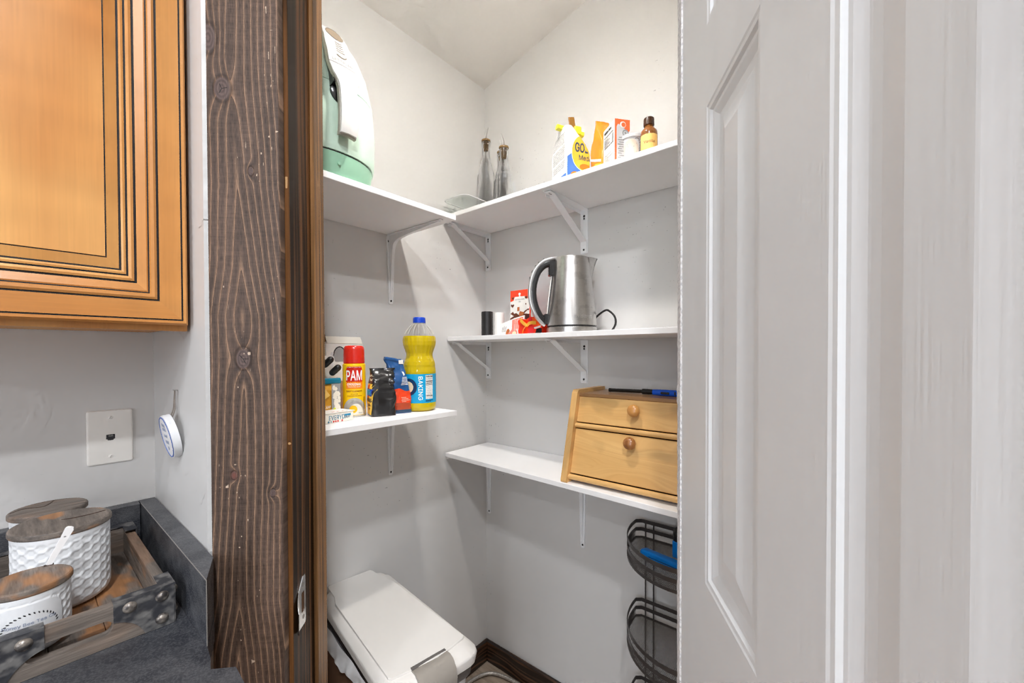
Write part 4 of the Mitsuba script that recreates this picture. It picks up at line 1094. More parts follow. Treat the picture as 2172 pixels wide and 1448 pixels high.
t = thing('paper_tub', 'short white tub with cream label next to the amber bottle', 'tub')
tc = V(.186, .745, Z + .0005)
add('cup', lathe([(0, 0), (.0275, 0), (.0315, .066), (0, .066)], tc, 56), 'tub_white', t, smooth=40)
add('lid', lathe([(0, .066), (.0348, .066), (.0352, .068), (.0352, .0735), (.0340, .0752), (.0318, .0752), (.0312, .0738), (0, .0738)], tc, 56), 'tub_white', t, smooth=40)
va = math.atan2(CAM[1] - tc[1], CAM[0] - tc[0])
lab = affinity.scale(Point(0, 0).buffer(1, 20), .022, .027).union(sbox(-.022, -.03, .022, 0))
add('label', wrap(ext(affinity.translate(lab, -.004, .034), .0003).subdivide_to_size(.006), tc, .0309, va), 'tub_label', t, smooth=False, label='cream label')
add('small_print', wrap(union_mesh := cat([ext(sbox(-.014 + .002 * (i % 2), .018 + i * .007, .006 + .006 * (i % 3), .020 + i * .007), .0003) for i in range(5)]), tc, .0314, va), 'ink_grey', t, smooth=False)
add('sprig', wrap(cat([ext(affinity.translate(affinity.scale(Point(0, 0).buffer(1, 6), .0028, .0016), .013 + .010 * math.cos(a), .040 + .022 * math.sin(a)), .0003) for a in np.linspace(-.9, 1.9, 9)]), tc, .0315, va), 'ink_grey', t, smooth=False)
t = thing('amber_bottle', 'small brown glass bottle with ribbed dark cap', 'bottle')
ac = V(.212, .803, Z + .0005)
add('glass', lathe([(0, 0), (.0205, 0), (.0220, .002), (.0220, .056), (.0205, .064), (.013, .073), (.0105, .076), (.0105, .082), (0, .082)], ac, 48), 'amber_glass', t, smooth=40)
rb = [(.0132 + .0005 * (i % 2)) for i in range(60)]
ring_ = lambda z, k: np.array([[ac[0] + (r_ + k) * math.cos(a), ac[1] + (r_ + k) * math.sin(a), ac[2] + z] for r_, a in zip(rb, np.arange(60) / 60 * 2 * np.pi)])
add('cap', loft([ring_(.080, 0), ring_(.098, -.0002), ring_(.100, -.002)]), 'amber_cap', t, smooth=40)
add('label', wrap(ext(sbox(-.026, .004, .026, .050).buffer(-.003).buffer(.003), .0003).subdivide_to_size(.006), ac, .0221, va), 'amber_label', t, smooth=False, label='yellow label')
add('lettering', wrap(txt('Vanilla', .007, None, .0003, center=True), ac, .0225, va).apply_translation([0, 0, .026]), 'brown_ink', t, smooth=False)

# ------------------------------------------------------------------ on the eye-level shelf
Z = ZMR
t = thing('pepper_mill', 'black cylinder mill standing at the left end of the kettle shelf', 'mill')
add('body', lathe([(0, 0), (.0215, 0), (.0225, .0015), (.0225, .040), (.0221, .0408), (.0225, .0416), (.0225, .096), (.0215, .098), (0, .0982)], (.120, .122, Z + .0005), 48), 'black_matte', t)
t = thing('salt_mill', 'white cylinder mill half hidden behind the black one', 'mill')
add('body', lathe([(0, 0), (.0205, 0), (.0215, .0015), (.0215, .040), (.0211, .0408), (.0215, .0416), (.0215, .093), (.0205, .095), (0, .0952)], (.083, .150, Z + .0005), 48), 'white_gloss', t)

YD, XO = V(0, 1, 0), V(1, 0, 0)
t = thing('chocolate_box', 'tall red and white chocolate box with melted chocolate picture', 'box')
A = V(.070, .199, Z + .0005); W_, H_ = .094, .177
add('box', cbox(A + V(-.030, 0, 0), A + V(0, W_, H_), .0008), 'choc_red', t, smooth=False)
wh = Polygon([(.0005, .045), (.0935, .045), (.0935, .142), (.078, .142), (.072, .152), (.052, .152), (.047, .158), (.042, .152), (.022, .152), (.017, .138), (.0005, .134)])
def heart(x, y, r): return affinity.translate(Polygon([(0, -r), (r, .1 * r), (r, .6 * r), (.55 * r, .9 * r), (0, .45 * r), (-.55 * r, .9 * r), (-r, .6 * r), (-r, .1 * r)]), x, y)
ch = Polygon([(.0005, .001), (.0935, .001), (.0935, .083), (.070, .086), (.052, .078), (.045, .074), (.03, .080), (.015, .077), (.0005, .071)])
spl = Polygon([(.002, .088), (.014, .096), (.020, .087), (.030, .090), (.046, .080), (.060, .088), (.075, .098), (.090, .103), (.078, .094), (.064, .082), (.045, .070), (.020, .078)])
face_art(A, YD, XO, [(wh, 'card_white', 0, 'print', 'white print'), (ch, 'choc_brown', 1, 'print', 'dark chocolate picture'), (Polygon([(.055, .001), (.0935, .001), (.0935, .082), (.072, .080), (.056, .06)]), 'choc_dark', 2, 'print', None), (spl, 'choc_brown', 2, 'print', None),
    (Polygon([(.046, .076), (.064, .080), (.070, .090), (.050, .096), (.044, .088)]), 'choc_light', 3, 'print', None), (Polygon([(.036, .097), (.046, .097), (.047, .112), (.036, .112)]), 'choc_light', 3, 'print', None),
    (union_all([heart(.012, .118, .0075), heart(.078, .146, .006), heart(.014, .147, .005), Point(.077, .122).buffer(.0028), heart(.088, .100, .004)]), 'choc_brown', 2, 'heart', 'brown hearts'),
    (Point(.047, .161).buffer(.0055), 'card_white', 2, 'emblem', None), (txt('Hot Chocolate', .0052, None, .0003, center=True).apply_translation([.048, .139, 0]), 'ink_grey', 2, 'lettering', 'grey script'), (txt('Gift', .0050, None, .0003, center=True).apply_translation([.047, .130, 0]), 'ink_grey', 2, 'lettering', None)], t, off=.0003)
sd = A + V(0, W_, 0)
face_art(sd, V(-1, 0, 0), YD, [(sbox(-.006, -.028, .006, .028).buffer(.003).intersection(sbox(-.01, -.04, .01, .04)).buffer(0).__class__(affinity.translate(sbox(-.005, -.026, .005, .026).buffer(.003), .015, .066).exterior), 'card_white', 0, 'print', 'white tag'), (sbox(.026, .001, .0298, .10), 'choc_dark', 0, 'print', None)], t, off=.0003)

t = thing('cocoa_packet', 'white and pink cocoa packet leaning in front of the chocolate box', 'packet')
A = V(.152, .222, Z + .001); LD = V(-.16, 0, .987); LN = V(.987, 0, .16)
pk = Polygon([(0, 0), (.108, 0), (.104, .071), (.06, .0625), (.030, .053), (-.003, .044)])
add('packet', ext(pk, .004, frame(A, YD, LD, LN)), 'card_white', t, smooth=False)
MK = lambda m, lev: tf(m, frame(A + LN * (.0041 + lev * .0003), YD, LD, LN))
add('print', MK(ext(Polygon([(.053, .020), (.083, .022), (.081, .062), (.050, .056)]), .0003), 0), 'packet_pink', t, smooth=False, label='pink print')
add('print', MK(ext(Polygon([(.0845, .022), (.102, .023), (.099, .0645), (.0825, .062)]), .0003), 0), 'packet_red', t, smooth=False, label='red print')
add('print', MK(ext(Point(.062, .004).buffer(.018).intersection(sbox(.03, .0008, .1, .03)).union(Polygon([(.03, .001), (.05, .001), (.058, .02), (.048, .014)])), .0003), 1), 'packet_pink', t, smooth=False)
add('print', MK(ext(Point(.066, .004).buffer(.010).intersection(sbox(.03, .001, .1, .03)), .0003), 2), 'cream', t, smooth=False)
add('print', MK(ext(Polygon([(.026, .001), (.036, .001), (.044, .016), (.038, .024), (.031, .022), (.026, .010)]), .0003), 1), 'choc_light', t, smooth=False, label='chocolate picture')
rotm = np.array([[0, -1, 0, 0], [1, 0, 0, 0], [0, 0, 1, 0], [0, 0, 0, 1.]]); rotm = np.array([[0, 1, 0, 0], [-1, 0, 0, 0], [0, 0, 1, 0], [0, 0, 0, 1.]])
add('lettering', MK(cat([tf(txt('Nestle', .0088, None, .0003, True, sx=.95), rotm).apply_translation([.0895, .061, 0])]), 2), 'card_white', t, smooth=False, label='white lettering')
add('lettering', MK(cat([tf(txt('HOT COCOA', .0058, None, .0003, False, sx=.85), rotm).apply_translation([x, .057, 0]) for x in (.0725, .0625)]), 2), 'card_white', t, smooth=False)
add('small_print', MK(union_m := ext(union_all([sbox(.006 + i * .0045, .012, .0078 + i * .0045, .030 + 3e-3 * (i % 3)) for i in range(5)]), .0003), 1), 'ink_grey', t, smooth=False)

t = thing('gift_pack', 'shiny red gift pack tied with a gold ribbon, left of the kettle', 'gift box')
A = V(.178, .327, Z + .0008)
gp = [(0, 0), (.100, 0), (.100, .036), (.074, .056), (.050, .060), (.030, .050), (.006, .056), (-.004, .046), (.002, .028), (-.003, .014)]
add('pack', ext(Polygon(gp), .045, frame(A - V(.045, 0, 0), YD, (0, 0, 1), XO)), 'gift_red', t, smooth=False)
face_art(A, YD, XO, [(Polygon([(.040, .0285), (.062, .0285), (.057, .056), (.050, .0585), (.042, .050)]), 'gift_crimson', 0, 'print', None), (Polygon([(.0415, .0008), (.066, .0008), (.063, .0255), (.040, .0255)]), 'gift_crimson', 0, 'print', 'crimson print'), (Polygon([(.062, .030), (.096, .028), (.074, .052), (.058, .056)]), 'gift_orange', 0, 'print', 'orange print'), (Polygon([(.072, .0008), (.099, .0008), (.099, .020), (.078, .018)]), 'black_gloss', 1, 'print', 'black print'), (Polygon([(.066, .023), (.096, .029), (.094, .022), (.07, .017)]), 'card_white', 1, 'print', None)], t, off=.0003)
K_ = A + V(.004, .038, .030)
rb = sbox(-.0006, -.006, .0006, .006).exterior.coords[:-1]
rbw = rect(.0009, .0115)
rk = add('ribbon', cat([sweep(spline([K_, K_ + V(.004, .018, .008), K_ + V(.003, .042, .008)], 6), rbw, up=(0, 0, 1)), sweep(spline([K_, K_ + V(.006, -.008, -.012), K_ + V(.004, -.016, -.028)], 6), rbw, up=(0, .7, .7)),
                          sweep(spline([K_, K_ + V(.008, -.010, .010), K_ + V(.008, -.021, .020), K_ + V(.003, -.020, .010), K_ + V(.001, -.006, -.002)], 6), rbw, up=(0, .7, .7))]), 'ribbon_gold', t, smooth=40, label='gold ribbon')
add('knot', trimesh.creation.icosphere(2, .0045).apply_translation(K_ + V(.002, 0, 0)), 'ribbon_gold', rk, smooth=True)

# kettle
t = thing('electric_kettle', 'brushed steel electric kettle with black and silver curved handle', 'kettle')
KC = V(.132, .513, Z + .0005)
HD = V(.66, -.751, 0); HD /= np.linalg.norm(HD); SD = -HD; HS = np.cross((0, 0, 1), HD)
kr = lambda z: np.interp(z, [0, .026, .05, .12, .20, .243], [.082, .0822, .0805, .0725, .0622, .0572])
add('base', lathe([(0, 0), (.0815, 0), (.0825, .002), (.0825, .017), (.0815, .019), (0, .019)], KC, 72), 'brushed_steel', t)
add('base_gap', lathe([(0, .0185), (.078, .0185), (.078, .026), (0, .026)], KC, 72), 'black_matte', t, label='black gap above the base')
zs_ = np.linspace(.0245, .243, 30)
add('body', lathe([(0, .0245)] + [(kr(z), z) for z in zs_] + [(.0560, .2455), (.052, .2455), (.052, .240), (0, .240)], KC, 96), 'brushed_steel', t, smooth=30)
add('lid', lathe([(0, .2405), (.050, .2405), (.0505, .2435), (.046, .2475), (.030, .2500), (0, .2505)], KC, 72), 'brushed_steel', t)
# spout: a lip folded out of the body's rim
sp_ = []
for i, z in enumerate(np.linspace(.168, .2455, 12)):
    q = (i / 11); o_ = .003 + .0265 * q ** 1.6; w_ = .010 + .022 * q
    pts = [KC + SD * (kr(z) - .006) + HS * (-w_) + V(0, 0, z), KC + SD * (kr(z) + o_ * .62) + HS * (-w_ * .45) + V(0, 0, z), KC + SD * (kr(z) + o_) + V(0, 0, z), KC + SD * (kr(z) + o_ * .62) + HS * (w_ * .45) + V(0, 0, z), KC + SD * (kr(z) - .006) + HS * w_ + V(0, 0, z)]
    sp_.append(np.array(pts))
add('spout', loft(sp_), 'brushed_steel', t, smooth=50)
hz = [(.048, .2415), (.066, .240), (.095, .229), (.118, .203), (.131, .165), (.134, .128), (.128, .092), (.113, .058), (.095, .036), (.086, .028)]
hpth = spline([KC + HD * a + V(0, 0, z) for a, z in hz], 8)
nrm_ = np.gradient(hpth, axis=0); nrm_ /= np.linalg.norm(nrm_, axis=1, keepdims=True); outw = np.cross(HS, nrm_); outw *= np.sign((outw * (hpth - (KC + V(0, 0, .13)))).sum(1))[:, None]
wd = np.interp(np.linspace(0, 1, len(hpth)), [0, .12, .4, .75, 1], [.9, 1, 1, .95, .7])
hk = add('handle', sweep(hpth - outw * .0075, np.array(rpoly(.021, .028, .007, 4).exterior.coords[:-1]), up=HS, scale=wd), 'black_gloss', t, smooth=40, label='black inner handle')
add('handle_shell', sweep(hpth + outw * .004, np.array(rpoly(.0120, .033, .0050, 4).exterior.coords[:-1]), up=HS, scale=wd), 'handle_silver', hk, smooth=40, label='silver handle spine')
btn = [int(len(hpth) * f) for f in (.20, .25, .30, .35, .40)]
for b_ in btn:
    p_ = hpth[b_] + outw[b_] * .0105
    add('button', tf(cbox((-.0030, -.008, -.001), (.0030, .008, .0012), .0008), frame(p_, nrm_[b_], HS, outw[b_] if np.cross(nrm_[b_], HS) @ outw[b_] > 0 else -outw[b_])), 'black_matte', hk)
add('mount', tf(cbox((-.012, -.014, 0), (.010, .014, .052), .003), frame(KC + HD * .066 + V(0, 0, .188), HD, HS)), 'black_gloss', t, label='black upper handle mount')
add('mount', tf(cbox((-.010, -.014, 0), (.009, .014, .034), .003), frame(KC + HD * .083 + V(0, 0, .030), HD, HS)), 'black_gloss', t, label='black lower handle mount')
gz = np.linspace(.060, .192, 10)
gp_ = np.array([KC + HD * (kr(z) + .0005) + V(0, 0, z) for z in gz])
gk = add('water_gauge', sweep(gp_, np.array(rpoly(.0075, .013, .003, 3).exterior.coords[:-1]), up=HS), 'plate_ivory', t, smooth=40, label='pale water gauge')
add('gauge_back', sweep(np.array([KC + HD * (kr(z) - .0008) + V(0, 0, z) for z in gz]), np.array(rpoly(.004, .026, .0015, 3).exterior.coords[:-1]), up=HS), 'black_gloss', t)
for i, z in enumerate(np.linspace(.072, .180, 7)):
    pm = KC + HD * (kr(z) + .0044) + V(0, 0, z)
    add('gauge_mark', tf(cbox((-.0004, -.0022, -.0008), (.0004, .0022, .0008)), frame(pm, HD, HS)), 'ink_black', gk, smooth=False)
kv = math.atan2(CAM[1] - KC[1], CAM[0] - KC[0])
tx = txt('cuisinart', .0118, None, .0004, True, sx=1.0); zt = .046
add('lettering', wrap(tx.apply_translation([.006, zt, 0]), KC, kr(zt) + .0006, kv), 'polished_steel', t, smooth=False, label='embossed bright lettering')
cp_ = spline([KC + V(-.055, .055, .008), KC + V(-.06, .085, .004), KC + V(-.050, .115, .004), KC + V(-.045, .134, .026), KC + V(-.05, .130, .050), KC + V(-.06, .108, .070), KC + V(-.072, .085, .076), KC + V(-.080, .050, .058), KC + V(-.085, .02, .03)], 10)
add('cord', tube(cp_, .0032, 8), 'black_matte', t, label='black power cord')

# ------------------------------------------------------------------ on the lower left shelf
Z = ZLL
vd = lambda x, y: math.atan2(CAM[1] - y, CAM[0] - x)
def slab_art(t, c, R, th0, items):
    for sh, m_, lev, nm, lb in items:
        mesh = sh if isinstance(sh, trimesh.Trimesh) else ext(sh, .0002)
        mesh = mesh.subdivide_to_size(.008) if not isinstance(sh, trimesh.Trimesh) else mesh
        add(nm, wrap(mesh, c, R + lev * .00035, th0), m_, t, smooth=False, label=lb)

t = thing('oil_bottle', 'large plastic bottle of yellow cooking oil with blue cap and light blue label', 'bottle')
oc = V(.503, .192, Z + .0005); th0 = vd(oc[0], oc[1])
op = [(.0, 0), (.040, 0), (.046, .004), (.0490, .012), (.0495, .024), (.0495, .114), (.0500, .118), (.0490, .126), (.0475, .134), (.0480, .140), (.0460, .150), (.0420, .160), (.0400, .168), (.0405, .175), (.0440, .186), (.0490, .200), (.0505, .212), (.0500, .222), (.0480, .228)]
def flute(prof, c, n=120, k=20, zs=(.155, .230), amp=.0011, foot=True):
    P_ = np.array(prof); rings = []
    th = np.arange(n) / n * 2 * np.pi
    zz = np.linspace(P_[0, 1], P_[-1, 1], 70) if False else P_[:, 1]
    for r, z in P_:
        w = np.clip((z - zs[0]) / .012, 0, 1) * np.clip((zs[1] - z) / .006, 0, 1)
        rr = r - amp * w * (1 + np.cos(k * th)) / 2 * (r > .01)
        rings.append(np.stack([c[0] + rr * np.cos(th), c[1] + rr * np.sin(th), np.full(n, c[2] + z)], 1))
    return rings
dense = np.array(op); zi = np.unique(np.r_[dense[1:, 1], np.linspace(.004, .228, 60)]); dp = [(0.001, 0), (.040, 0.0)] + [(np.interp(z, dense[1:, 1], dense[1:, 0]), z) for z in zi if z > 0]
add('oil', loft(flute(dp, oc)), 'oil', t, smooth=40, label='golden oil')
up_ = [(.0480, .2285), (.0455, .234), (.0390, .246), (.0310, .256), (.0220, .264), (.0170, .268), (.0160, .272), (.0160, .279)]
add('shoulder', loft(flute(up_, oc, k=16, zs=(.229, .268), amp=.0009), cap=False), 'thin_clear', t, smooth=40, label='clear ribbed shoulder')
rb_ = []
for q in np.arange(16) / 16 * 2 * np.pi + .1:
    rb_.append(tube(np.array([oc + V((r + .0003) * math.cos(q), (r + .0003) * math.sin(q), z) for r, z in up_[1:6]]), .00045, 5))
add('rib_glints', cat(rb_), 'rib_glint_grey', t, kind='stuff')  # thin pale tubes paint the specular lines along the shoulder ribs
add('collar', lathe([(.0165, .2655), (.0205, .2655), (.0205, .2685), (.0165, .2685)], oc, 40), 'thin_clear', t)
rr_ = np.array([.0188 + .0004 * (i % 2) for i in range(72)]); ta = np.arange(72) / 72 * 2 * np.pi
cr = lambda z, k: np.stack([oc[0] + (rr_ + k) * np.cos(ta), oc[1] + (rr_ + k) * np.sin(ta), np.full(72, oc[2] + z)], 1)
add('cap', loft([cr(.2690, 0), cr(.2830, -.0002), cr(.2855, -.0015), cr(.2865, -.004)]), 'cap_blue', t, smooth=40, label='blue screw cap')
add('label', lathe([(.0493, .026), (.0502, .026), (.0502, .113), (.0493, .113)], oc, 72), 'label_cyan', t, label='light blue label')
facts = [sbox(.019, .100, .043, .1008), sbox(.019, .090, .043, .0922), sbox(.019, .080, .043, .0812), sbox(.019, .047, .043, .0490)]
fl = [sbox(.020, z, .020 + .008 + .010 * rng.random(), z + .0010) for z in np.arange(.052, .079, .0052)] + [sbox(.020, z, .042, z + .0008) for z in (.0965, .0935, .0445, .0415)]
bk = tf(txt('BAKING', .0125, None, .0003, True, sx=1.08), rotm).apply_translation([-.0035, .1075, 0])
slab_art(t, oc, .0505, th0, [(Point(-.034, .074).buffer(.026).intersection(sbox(-.08, .028, .03, .111)), 'label_navy', 0, 'print', 'navy disc'), (Point(-.036, .074).buffer(.017), 'cream', 1, 'print', 'cream disc'), (bk, 'ink_white', 1, 'lettering', 'white vertical lettering'),
    (sbox(.018, .038, .044, .110), 'card_white', 1, 'facts_table', 'white nutrition table'), *[(f_, 'ink_black', 2, 'table_line', None) for f_ in facts], (txt('Nutrition Facts', .0042, None, .0003, True, sx=.62).apply_translation([.0192, .104, 0]), 'ink_black', 2, 'lettering', None), (txt('Calories 120', .0038, None, .0003, True, sx=.70).apply_translation([.0192, .0840, 0]), 'ink_black', 2, 'lettering', None), (union_all(fl), 'ink_grey', 2, 'small_print', None), (union_all([sbox(.018, .033, .044, .0345), sbox(.018, .030, .036, .0312)]), 'label_navy', 1, 'small_print', None)])

t = thing('spray_can', 'yellow cooking spray can with red cap', 'spray can')
pc_ = V(.694, .145, Z + .0005); th0 = vd(*pc_[:2])
add('can', lathe([(0, .003), (.027, .003), (.0275, 0), (.0300, .001), (.0305, .004), (.0305, .1425), (.0295, .146), (.026, .148), (0, .148)], pc_, 64), 'pam_yellow', t, label='yellow can')
add('foot_rim', lathe([(.0272, -.0002), (.0302, -.0002), (.0309, .002), (.0309, .0048), (.0300, .005)], pc_, 64), 'can_silver', t)
add('cap', lathe([(0, .1482), (.0275, .1482), (.0282, .150), (.0275, .186), (.0262, .1925), (.0230, .1965), (.0150, .1980), (0, .1983)], pc_, 64), 'pam_red', t, label='red cap')
gl = Polygon([(-.0235, .095), (.0235, .095), (.0235, .128), (.0195, .1395), (-.0195, .1395), (-.0235, .128)])
egg = affinity.translate(affinity.scale(Point(0, 0).buffer(1, 24), .038, .052), .0, .001).intersection(sbox(-.044, .006, .044, .2))
pan2 = affinity.translate(affinity.scale(Point(0, 0).buffer(1, 24), .031, .043), .001, .002).intersection(sbox(-.044, .006, .044, .2))
whi = affinity.translate(affinity.scale(Point(0, 0).buffer(1, 24), .0225, .034), .004, .003).intersection(sbox(-.044, .0062, .044, .2))
slab_art(t, pc_, .0306, th0, [(gl, 'pam_label_red', 0, 'print', 'red label'), (sbox(-.0215, .0795, .0215, .0960).buffer(.002), 'pam_orange', 0, 'print', 'orange label'), (egg, 'pam_grey', 0, 'print', 'grey frying pan'), (pan2, 'can_silver', 1, 'print', None), (whi, 'pan_white', 2, 'print', 'egg white'), (Point(-.003, .022).buffer(.0105), 'yolk', 3, 'print', 'yolk'),
    (txt('PAM', .0265, None, .0003, True, center=True, sx=.58).apply_translation([0, .1020, 0]), 'ink_white', 1, 'lettering', 'white lettering'), (txt('ORIGINAL', .0062, None, .0003, True, center=True, sx=.92).apply_translation([0, .0875, 0]), 'ink_white', 1, 'lettering', None), (txt('CANOLA OIL BLEND', .0026, None, .0003, False, center=True).apply_translation([0, .0825, 0]), 'ink_white', 1, 'lettering', None),
    (txt('EASY CLEANUP', .0044, None, .0003, True, center=True, sx=.95).apply_translation([0, .0695, 0]), 'brown_ink', 1, 'lettering', 'brown lettering'), (txt('no artificial', .0026, None, .0003, False, center=True).apply_translation([0, .0625, 0]), 'brown_ink', 1, 'lettering', None), (sbox(-.020, .0580, .020, .0590), 'brown_ink', 1, 'small_print', None), (txt('SUPERIOR NO-STICK SPRAY', .0020, None, .0003, False, center=True).apply_translation([0, .1365, 0]), 'ink_white', 1, 'lettering', None),
    (tf(txt('COOKING SPRAY', .0030, None, .0003, True), rotm).apply_translation([.028, .055, 0]), 'ink_black', 1, 'lettering', None), (txt('net wt 6oz', .0036, None, .0003, False, sx=.8).apply_translation([.010, .010, 0]), 'ink_grey', 4, 'lettering', None)])

# coffee bags
t = thing('coffee_bag', 'crumpled shiny black coffee bag with yellow label, right of the spray can', 'bag')
CA = V(.680, .208, Z + .001); CL = V(-.35, -.9367, 0); CR = V(CL[1], -CL[0], 0)
CS = sac(CA, CL, CR, .066, .072, .133, .016, V(-.006, -.004, 0), seed=21, amp=.009, ridge=.98, sharp=6, crease=.010, nz=40)
add('foil', CS, 'black_foil', t, smooth=40)
cn = -np.cross(CL, (0, 0, 1)); crn = np.cross(CR, (0, 0, 1))
face_art(CA + CL * .070, -CL, cn, [(Polygon([(.004, .004), (.062, .004), (.068, .05), (.072, .090), (.004, .090)]), 'coffee_yellow', 0, 'label', 'yellow label'), (sbox(.004, .092, .070, .120), 'coffee_maroon', 0, 'label', 'maroon label'), (sbox(.034, .050, .050, .088), 'logo_red', 1, 'print', None), (Polygon([(.024, .058), (.066, .056), (.069, .076), (.024, .078)]), 'logo_blue', 2, 'print', 'blue band'),
    (txt('SUPER', .0135, None, .0003, True, sx=.66).apply_translation([.026, .0605, 0]), 'label_cyan', 3, 'lettering', 'blue lettering'), (txt('FOODS', .0095, None, .0003, True, sx=.9).apply_translation([.026, .040, 0]), 'ink_black', 2, 'lettering', None), (txt('Breakfast', .0068, None, .0003, False, sx=.95).apply_translation([.030, .110, 0]), 'cream', 1, 'lettering', None), (txt('Blend', .0068, None, .0003, False, sx=.95).apply_translation([.036, .0985, 0]), 'cream', 1, 'lettering', None), (txt('Coffee', .0065, None, .0003, False).apply_translation([.032, .028, 0]), 'coffee_maroon', 2, 'lettering', None), (txt('for', .0065, None, .0003, False).apply_translation([.044, .0185, 0]), 'coffee_maroon', 2, 'lettering', None)], t, on=CS)
t = thing('coffee_bag', 'blue and red coffee bag with folded top, beside the oil bottle', 'bag')
BA_ = V(.592, .206, Z + .001); BL_ = V(-.15, .989, 0) * -1; BR_ = V(-.966, .26, 0); BR_ /= np.linalg.norm(BR_); BL_ = V(BR_[1], -BR_[0], 0); BL_ = V(.26, -.0, 0) if False else -V(.26, .966, 0)
BS = sac(BA_ + V(.012, 0, 0), BL_, BR_, .062, .056, .158, .014, V(.020, -.002, 0), seed=31, amp=.007, ridge=.72, sharp=6, crease=.004, nz=34)
add('foil', BS, 'bag_blue', t, smooth=40)
bn_ = np.cross(BR_, (0, 0, 1))
w_ = spline([(.002, .070), (.02, .072), (.036, .064), (.054, .066), (.066, .076), (.0725, .080)], 6)
red_ = Polygon(np.vstack([w_, [(.0725, .014), (.002, .014)]]))
face_art(BA_ + V(.014, 0, 0), BR_, bn_, [(red_, 'bag_red', 0, 'print', 'orange red lower part'), (sbox(.002, .010, .0725, .030), 'bag_rust', 1, 'print', None), (sbox(.002, .002, .0725, .010), 'bag_navy', 1, 'print', None),
    (union_all([sbox(.022 + .002 * (i % 2), .044 - i * .004, .038 + .006 * ((i * 7) % 3), .0465 - i * .004) for i in range(4)]), 'pink_ink', 2, 'small_print', 'pale small print'), (union_all([sbox(.022 + .001 * i, .082 + i * .0042, .044 + .003 * ((i * 5) % 3), .0838 + i * .0042) for i in range(6)] + [Polygon([(.032, .108), (.038, .112), (.034, .120), (.029, .122)])]), 'ink_white', 1, 'print', 'white rays')], t, on=BS)
bt_ = BA_ + V(.012, 0, 0) + BL_ * .031 + BR_ * .028 + V(.020, -.002, .156)
ft = add('folded_top', sweep(np.array([bt_ - BR_ * .028 + V(0, 0, .004), bt_ + V(0, 0, 0), bt_ + BR_ * .028 + V(0, 0, -.008)]), np.array(rpoly(.014, .011, .0045, 4).exterior.coords[:-1])), 'bag_blue', t, smooth=40)
add('tin_tie', tf(cbox((-.007, -.001, -.007), (.007, .001, .005), .0005), frame(bt_ + BR_ * .019 + bn_ * .008 + V(0, 0, -.008), BR_, bn_)), 'card_white', ft)

# small box with lettering in front
t = thing('tea_box', 'small open white carton lettered EVERYDAY at the front of the shelf', 'box')
E0 = V(.733, .2085, Z + .0006); ED = V(.9895, .145, 0); EB = V(.145, -.9895, 0)        # front edge runs along ED to the left, depth along EB
add('box', tf(cbox((0, 0, 0), (.085, .070, .0235), .0006), frame(E0, ED, EB, (0, 0, 1))), 'card_cream', t, smooth=False)
lid_ = cat([tf(cbox((-.004, -.002, .0240), (.089, .072, .0255), .0005), frame(E0, ED, EB, (0, 0, 1)))])
lk = add('lid', tf(lid_, np.eye(4)), 'card_white', t, smooth=False)
add('flap', ext(sbox(.030, -.0018, .046, .0).buffer(.0014), .0004, frame(E0 + V(0, 0, .0256), ED, EB, (0, 0, 1))), 'card_cream', lk, smooth=False)
add('print', ext(union_all([sbox(.010 + .007 * i, .010 + .004 * (i % 2), .014 + .007 * i, .0125 + .004 * (i % 2)) for i in range(7)]), .0003, frame(E0 + V(0, 0, .0256), ED, EB, (0, 0, 1))), 'berry_red', lk, smooth=False)
FE = frame(E0 - EB * .0003 + ED * .085, -ED, (0, 0, 1))
add('lettering', tf(txt('EVERYDAY', .0112, None, .0003, False, sx=.78).apply_translation([.012, .0075, 0]), FE), 'everyday_ink', t, smooth=False, label='teal lettering')
add('print', ext(sbox(.058, .0140, .0765, .0185), .0003, FE), 'everyday_teal', t, smooth=False)
add('small_print', ext(union_all([sbox(.058, .0112, .0765, .0120), sbox(.058, .0092, .070, .0100)]), .0003, FE), 'ink_grey', t, smooth=False)
add('berries', ext(union_all([Point(.026 + i * .0062, .0035).buffer(.0022) for i in (0, 1, 2, 4)]), .0003, FE), 'berry_red', t, smooth=False)
add('berries', ext(union_all([Point(.012, .0035).buffer(.0024), Point(.019, .0035).buffer(.0016)]), .0003, FE), 'everyday_ink', t, smooth=False)

# tea pouch with its clip
t = thing('tea_pouch', 'gold and green black leaf tea pouch closed by a blue clip', 'pouch')
TA = V(.737, .150, Z + .0008); TD = V(.99, .14, 0); TB = V(.14, -.99, 0)
add('pouch', tf(sac(V(0, 0, 0), V(0, 1, 0), V(1, 0, 0), .045, .086, .098, .010, V(0, 0, 0), seed=41, amp=.003, ridge=.9), frame(TA, TD, TB, (0, 0, 1))), 'tea_gold', t, smooth=40)
FT = frame(TA - TB * .003 + TD * .086, -TD, (0, 0, 1))
add('print', ext(sbox(.058, .002, .082, .092), .0003, FT), lambda_ := 'tea_photo', t, smooth=False, label='stone and leaf picture') if False else None
add('print', ext(Polygon([(.052, .064), (.030, .050), (.026, .075), (.040, .080)]), .0003, FT), 'tea_gold_light', t, smooth=False)
bl = [affinity.translate(affinity.scale(Point(0, 0).buffer(1, 8), .004 + .003 * rng.random(), .004 + .004 * rng.random()), .060 + .020 * rng.random(), .008 + .082 * rng.random()) for _ in range(34)]
add('print', ext(sbox(.0565, .003, .0835, .094), .0003, FT), 'ink_grey', t, smooth=False, label='picture of pale stones and leaves')
add('print', ext(union_all(bl[:20]).intersection(sbox(.057, .003, .083, .094)), .0006, FT), 'card_cream', t, smooth=False)
add('print', ext(union_all(bl[20:26]).intersection(sbox(.057, .003, .083, .04)), .0009, FT), 'snack_lime', t, smooth=False)
